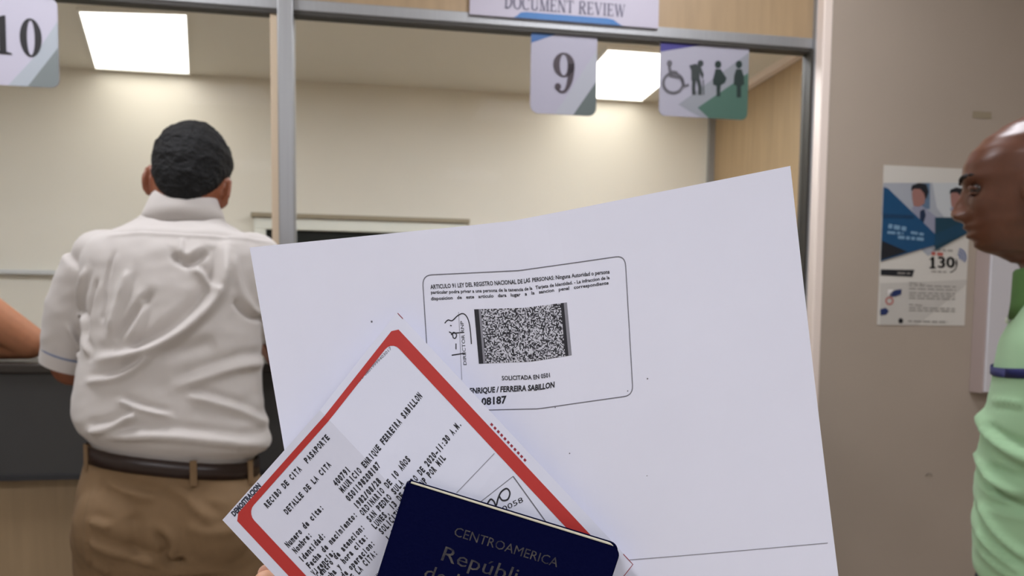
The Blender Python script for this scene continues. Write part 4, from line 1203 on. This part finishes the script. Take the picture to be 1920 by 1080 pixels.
band('stripe', [(0, -.093, z1 - .007, .2060, .1255, tz_), (0, -.093, z1 + .007, .2060, .1255, tz_), (0, -.0865, z1 + .007, .197, .12, tz_), (0, -.0865, z1 - .007, .197, .12, tz_)], M_NAVY, sh_b, e=.86)
tl = (0, -.06)
band('collar', [(0, -.085, z_(592), .106, .098, tl), (0, -.08, z_(560), .098, .090, tl), (0, -.070, z_(505), .080, .079, tl), (0, -.070, z_(500), .077, .076, tl), (0, -.072, z_(508), .073, .072, tl), (0, -.08, z_(585), .09, .086, tl)], M_GREEN_D, sh_b)
bm = bmesh.new(); ball(bm, V((-.012, .014, z_(600))), (.006, .003, .006))
bm_obj('button', bm, mat('pale_button', (210, 216, 200), .4), sh_b, smooth=True)
bm = bmesh.new(); loft(bm, refine([(.78, -.17, .17, -.17, .03), (.84, -.178, .178, -.18, .045), (.9, -.172, .172, -.172, .03), (.95, -.166, .166, -.168, .02)], 3), 48)
for s in (-1, 1): tube_bm(bm, [V((s * .09, -.07, .84)), V((s * .097, -.065, .5)), V((s * .104, -.05, .07))], [.098, .08, .06], 28)
from_mesh('trousers', union(bm, .008, 3), M_DENIM, rb)
for s in (-1, 1):
    bm = bmesh.new()
    chain(bm, [V((s * .108, -.11, .045)), V((s * .11, -.01, .045)), V((s * .118, .11, .034))], [.042, .044, .032]); ball(bm, V((s * .11, .0, .014)), (.05, .15, .014))
    from_mesh('shoe', union(bm, .006, 2), M_SHOE, rb)

# ---- person beyond the left edge, leaning on the counter on folded arms
rcp = P0 + U3 * ((V((-1.50, 1.62, 0)) - P0).dot(U3)) + N3 * (d_c - .30); rcp.z = 0
rc = thing(empty('person', rcp, A), 'person at far left resting a bare forearm on the dark countertop', 'person')
iC = (Matrix.Translation(rcp) @ Matrix.Rotation(A, 4, 'Z')).inverted()
dC = (rcp - P0).dot(N3)
yF = d_c - dC                                   # counter front in this person's frame
print('C counter front at', yF)
el = iC @ at(52, 641, 1.93); el.z = max(el.z, ZC + .040)
wr = el + V((-.25, .045, -.004)); wr.z = ZC + .036
shR = el + V((-.205, -.15, .195))
cxC = shR.x - .17
bm = bmesh.new()
hC = head_matrix(V((cxC - .02, shR.y + .12, 1.60)), 12)
add_head(bm, hC)
loft(bm, refine([(.95, cxC - .15, cxC + .15, -.10, .10), (1.1, cxC - .15, cxC + .15, -.09, .11), (1.28, cxC - .155, cxC + .155, shR.y - .12, shR.y + .1), (1.40, cxC - .15, cxC + .15, shR.y - .09, shR.y + .09), (1.46, cxC - .1, cxC + .1, shR.y - .04, shR.y + .09)], 4))
chain(bm, [V((cxC, shR.y + .02, 1.43)), V((cxC - .01, shR.y + .08, 1.54))], [.064, .056])
chain(bm, [shR, (shR + el) / 2, el, el * .62 + wr * .38 + V((0, 0, .003)), wr], [.058, .052, .042, .043, .029])
add_hand(bm, wr, V((-1, .12, -.02)), V((0, 0, 1)), -1, 1., .15)
elL = V((cxC - .40, el.y + .01, ZC + .043)); wrL = elL + V((.17, .15, .0)); wrL.z = ZC + .04
shL = V((cxC - .17, shR.y, shR.z + .01))
chain(bm, [shL, (shL + elL) / 2, elL, elL * .6 + wrL * .4, wrL], [.058, .052, .043, .042, .029])
add_hand(bm, wrL, V((1, .25, -.02)), V((0, 0, 1)), 1, 1., .15)
legs_bm(bm, (0, 0, .86), [.085, .06, .045])
for v in bm.verts:
    if v.co.z < .9: v.co.x += cxC * max(0, min(1, (v.co.z + .6) / 1.5)) * 1.0 if abs(v.co.x) < .25 and v.co.z < .93 and cxC else 0
from_mesh('body', union(bm, .005, 3), M_SKIN_L, rc)
hair_cap(rc, hC, keepA, M_HAIR)
bm = bmesh.new()
loft(bm, refine([(.93, cxC - .165, cxC + .165, -.12, .115), (1.1, cxC - .175, cxC + .175, -.11, .125), (1.28, cxC - .172, cxC + .172, shR.y - .135, shR.y + .115), (1.40, cxC - .165, cxC + .165, shR.y - .105, shR.y + .11), (1.455, cxC - .12, cxC + .12, shR.y - .06, shR.y + .10), (1.475, cxC - .07, cxC + .07, shR.y - .03, shR.y + .10)], 4), 56)
for sh_, e_ in ((shR, el), (shL, elL)):
    tube_bm(bm, [sh_ * 1.0 + V((-.03 if sh_ is shR else .03, 0, .0)), sh_, sh_ * .6 + e_ * .4], [.06, .066, .060], 24)
from_mesh('shirt', union(bm, .006, 4), M_GREYTEE, rc)
bm = bmesh.new(); loft(bm, refine([(.80, cxC - .17, cxC + .17, -.12, .10), (.88, cxC - .18, cxC + .18, -.13, .11), (.97, cxC - .165, cxC + .165, -.12, .11)], 3), 48)
for s in (-1, 1): tube_bm(bm, [V((cxC + s * .09, 0, .86)), V((cxC + s * .097, 0, .5)), V((cxC + s * .104, .01, .07))], [.1, .08, .06], 28)
from_mesh('trousers', union(bm, .008, 3), M_DENIM, rc)
for s in (-1, 1):
    bm = bmesh.new()
    chain(bm, [V((cxC + s * .108, -.05, .045)), V((cxC + s * .11, .05, .045)), V((cxC + s * .118, .17, .034))], [.042, .044, .032]); ball(bm, V((cxC + s * .11, .06, .014)), (.05, .15, .014))
    from_mesh('shoe', union(bm, .006, 2), M_SHOE, rc)

# ---- the left hand that holds the papers
bm = bmesh.new()
Hh = lambda px, py, y: at(px, py, y)
wrist = Hh(735, 1960, .372)
fing = [  # knuckle, middle joint, end joint, tip
 [(655, 1440, .376), (575, 1270, .366), (530, 1168, .355), (502, 1098, .347)],
 [(738, 1420, .378), (690, 1230, .367), (655, 1120, .356), (630, 1040, .347)],
 [(818, 1440, .378), (800, 1250, .367), (786, 1150, .356), (775, 1075, .347)],
 [(890, 1490, .376), (905, 1340, .366), (908, 1255, .356), (908, 1190, .347)]]
rads = [(.0100, .0088, .0080, .0072), (.0104, .0092, .0083, .0075), (.0100, .0088, .0080, .0072), (.0088, .0076, .0070, .0063)]
for fpts, rr_ in zip(fing, rads):
    pts = [Hh(*q) for q in fpts]
    chain(bm, pts, rr_, 14)
    chain(bm, [wrist * .55 + pts[0] * .45, pts[0]], [.017, rr_[0] * 1.15], 14)
    chain(bm, [wrist, wrist * .5 + pts[0] * .5], [.025, .018], 14)
chain(bm, [Hh(610, 1900, .366), Hh(530, 1680, .335), Hh(565, 1500, .2925), Hh(680, 1385, .2915), Hh(742, 1310, .2930)], [.0185, .0150, .0115, .0100, .0085], 14)
chain(bm, [wrist, Hh(725, 2250, .362), Hh(680, 3000, .330)], [.026, .030, .040], 20)
org3 = Hh(745, 1650, .35)
for v in bm.verts: v.co -= org3
hme = union(bm, .0016, 3)
hand = from_mesh('hand', hme, M_SKIN_H, None); hand.location = org3
thing(hand, 'bare hand reaching up from below to hold the sheet, slip and passport', 'hand')
for fpts, rr_ in zip(fing, rads):
    tip, pre = Hh(*fpts[3]), Hh(*fpts[2])
    d = (tip - pre).normalized(); nb = V((0, 1, 0)); nb = (nb - d * nb.dot(d)).normalized(); sd = d.cross(nb)
    bm = bmesh.new()
    bmesh.ops.create_icosphere(bm, subdivisions=3, radius=1, matrix=Matrix.Translation(tip + nb * rr_[3] * .80 - org3) @ Matrix((sd, d, nb)).transposed().to_4x4() @ Matrix.Diagonal((rr_[3] * .75, rr_[3] * 1.0, rr_[3] * .22, 1)))
    bm_obj('fingernail', bm, mat('nail', (226, 178, 156), .3), hand, smooth=True)
tip, pre = Hh(742, 1310, .2930), Hh(680, 1385, .2915)
d = (tip - pre).normalized(); nb = V((0, -1, 0)); nb = (nb - d * nb.dot(d)).normalized(); sd = d.cross(nb)
bm = bmesh.new()
bmesh.ops.create_icosphere(bm, subdivisions=3, radius=1, matrix=Matrix.Translation(tip + nb * .0068 - org3) @ Matrix((sd, d, nb)).transposed().to_4x4() @ Matrix.Diagonal((.0066, .0085, .002, 1)))
bm_obj('fingernail', bm, mat('nail', (226, 178, 156), .3), hand, smooth=True)

# ------------------------------------------------------------------ render look
SC.cycles.use_denoising = True
SC.cycles.max_bounces = 8
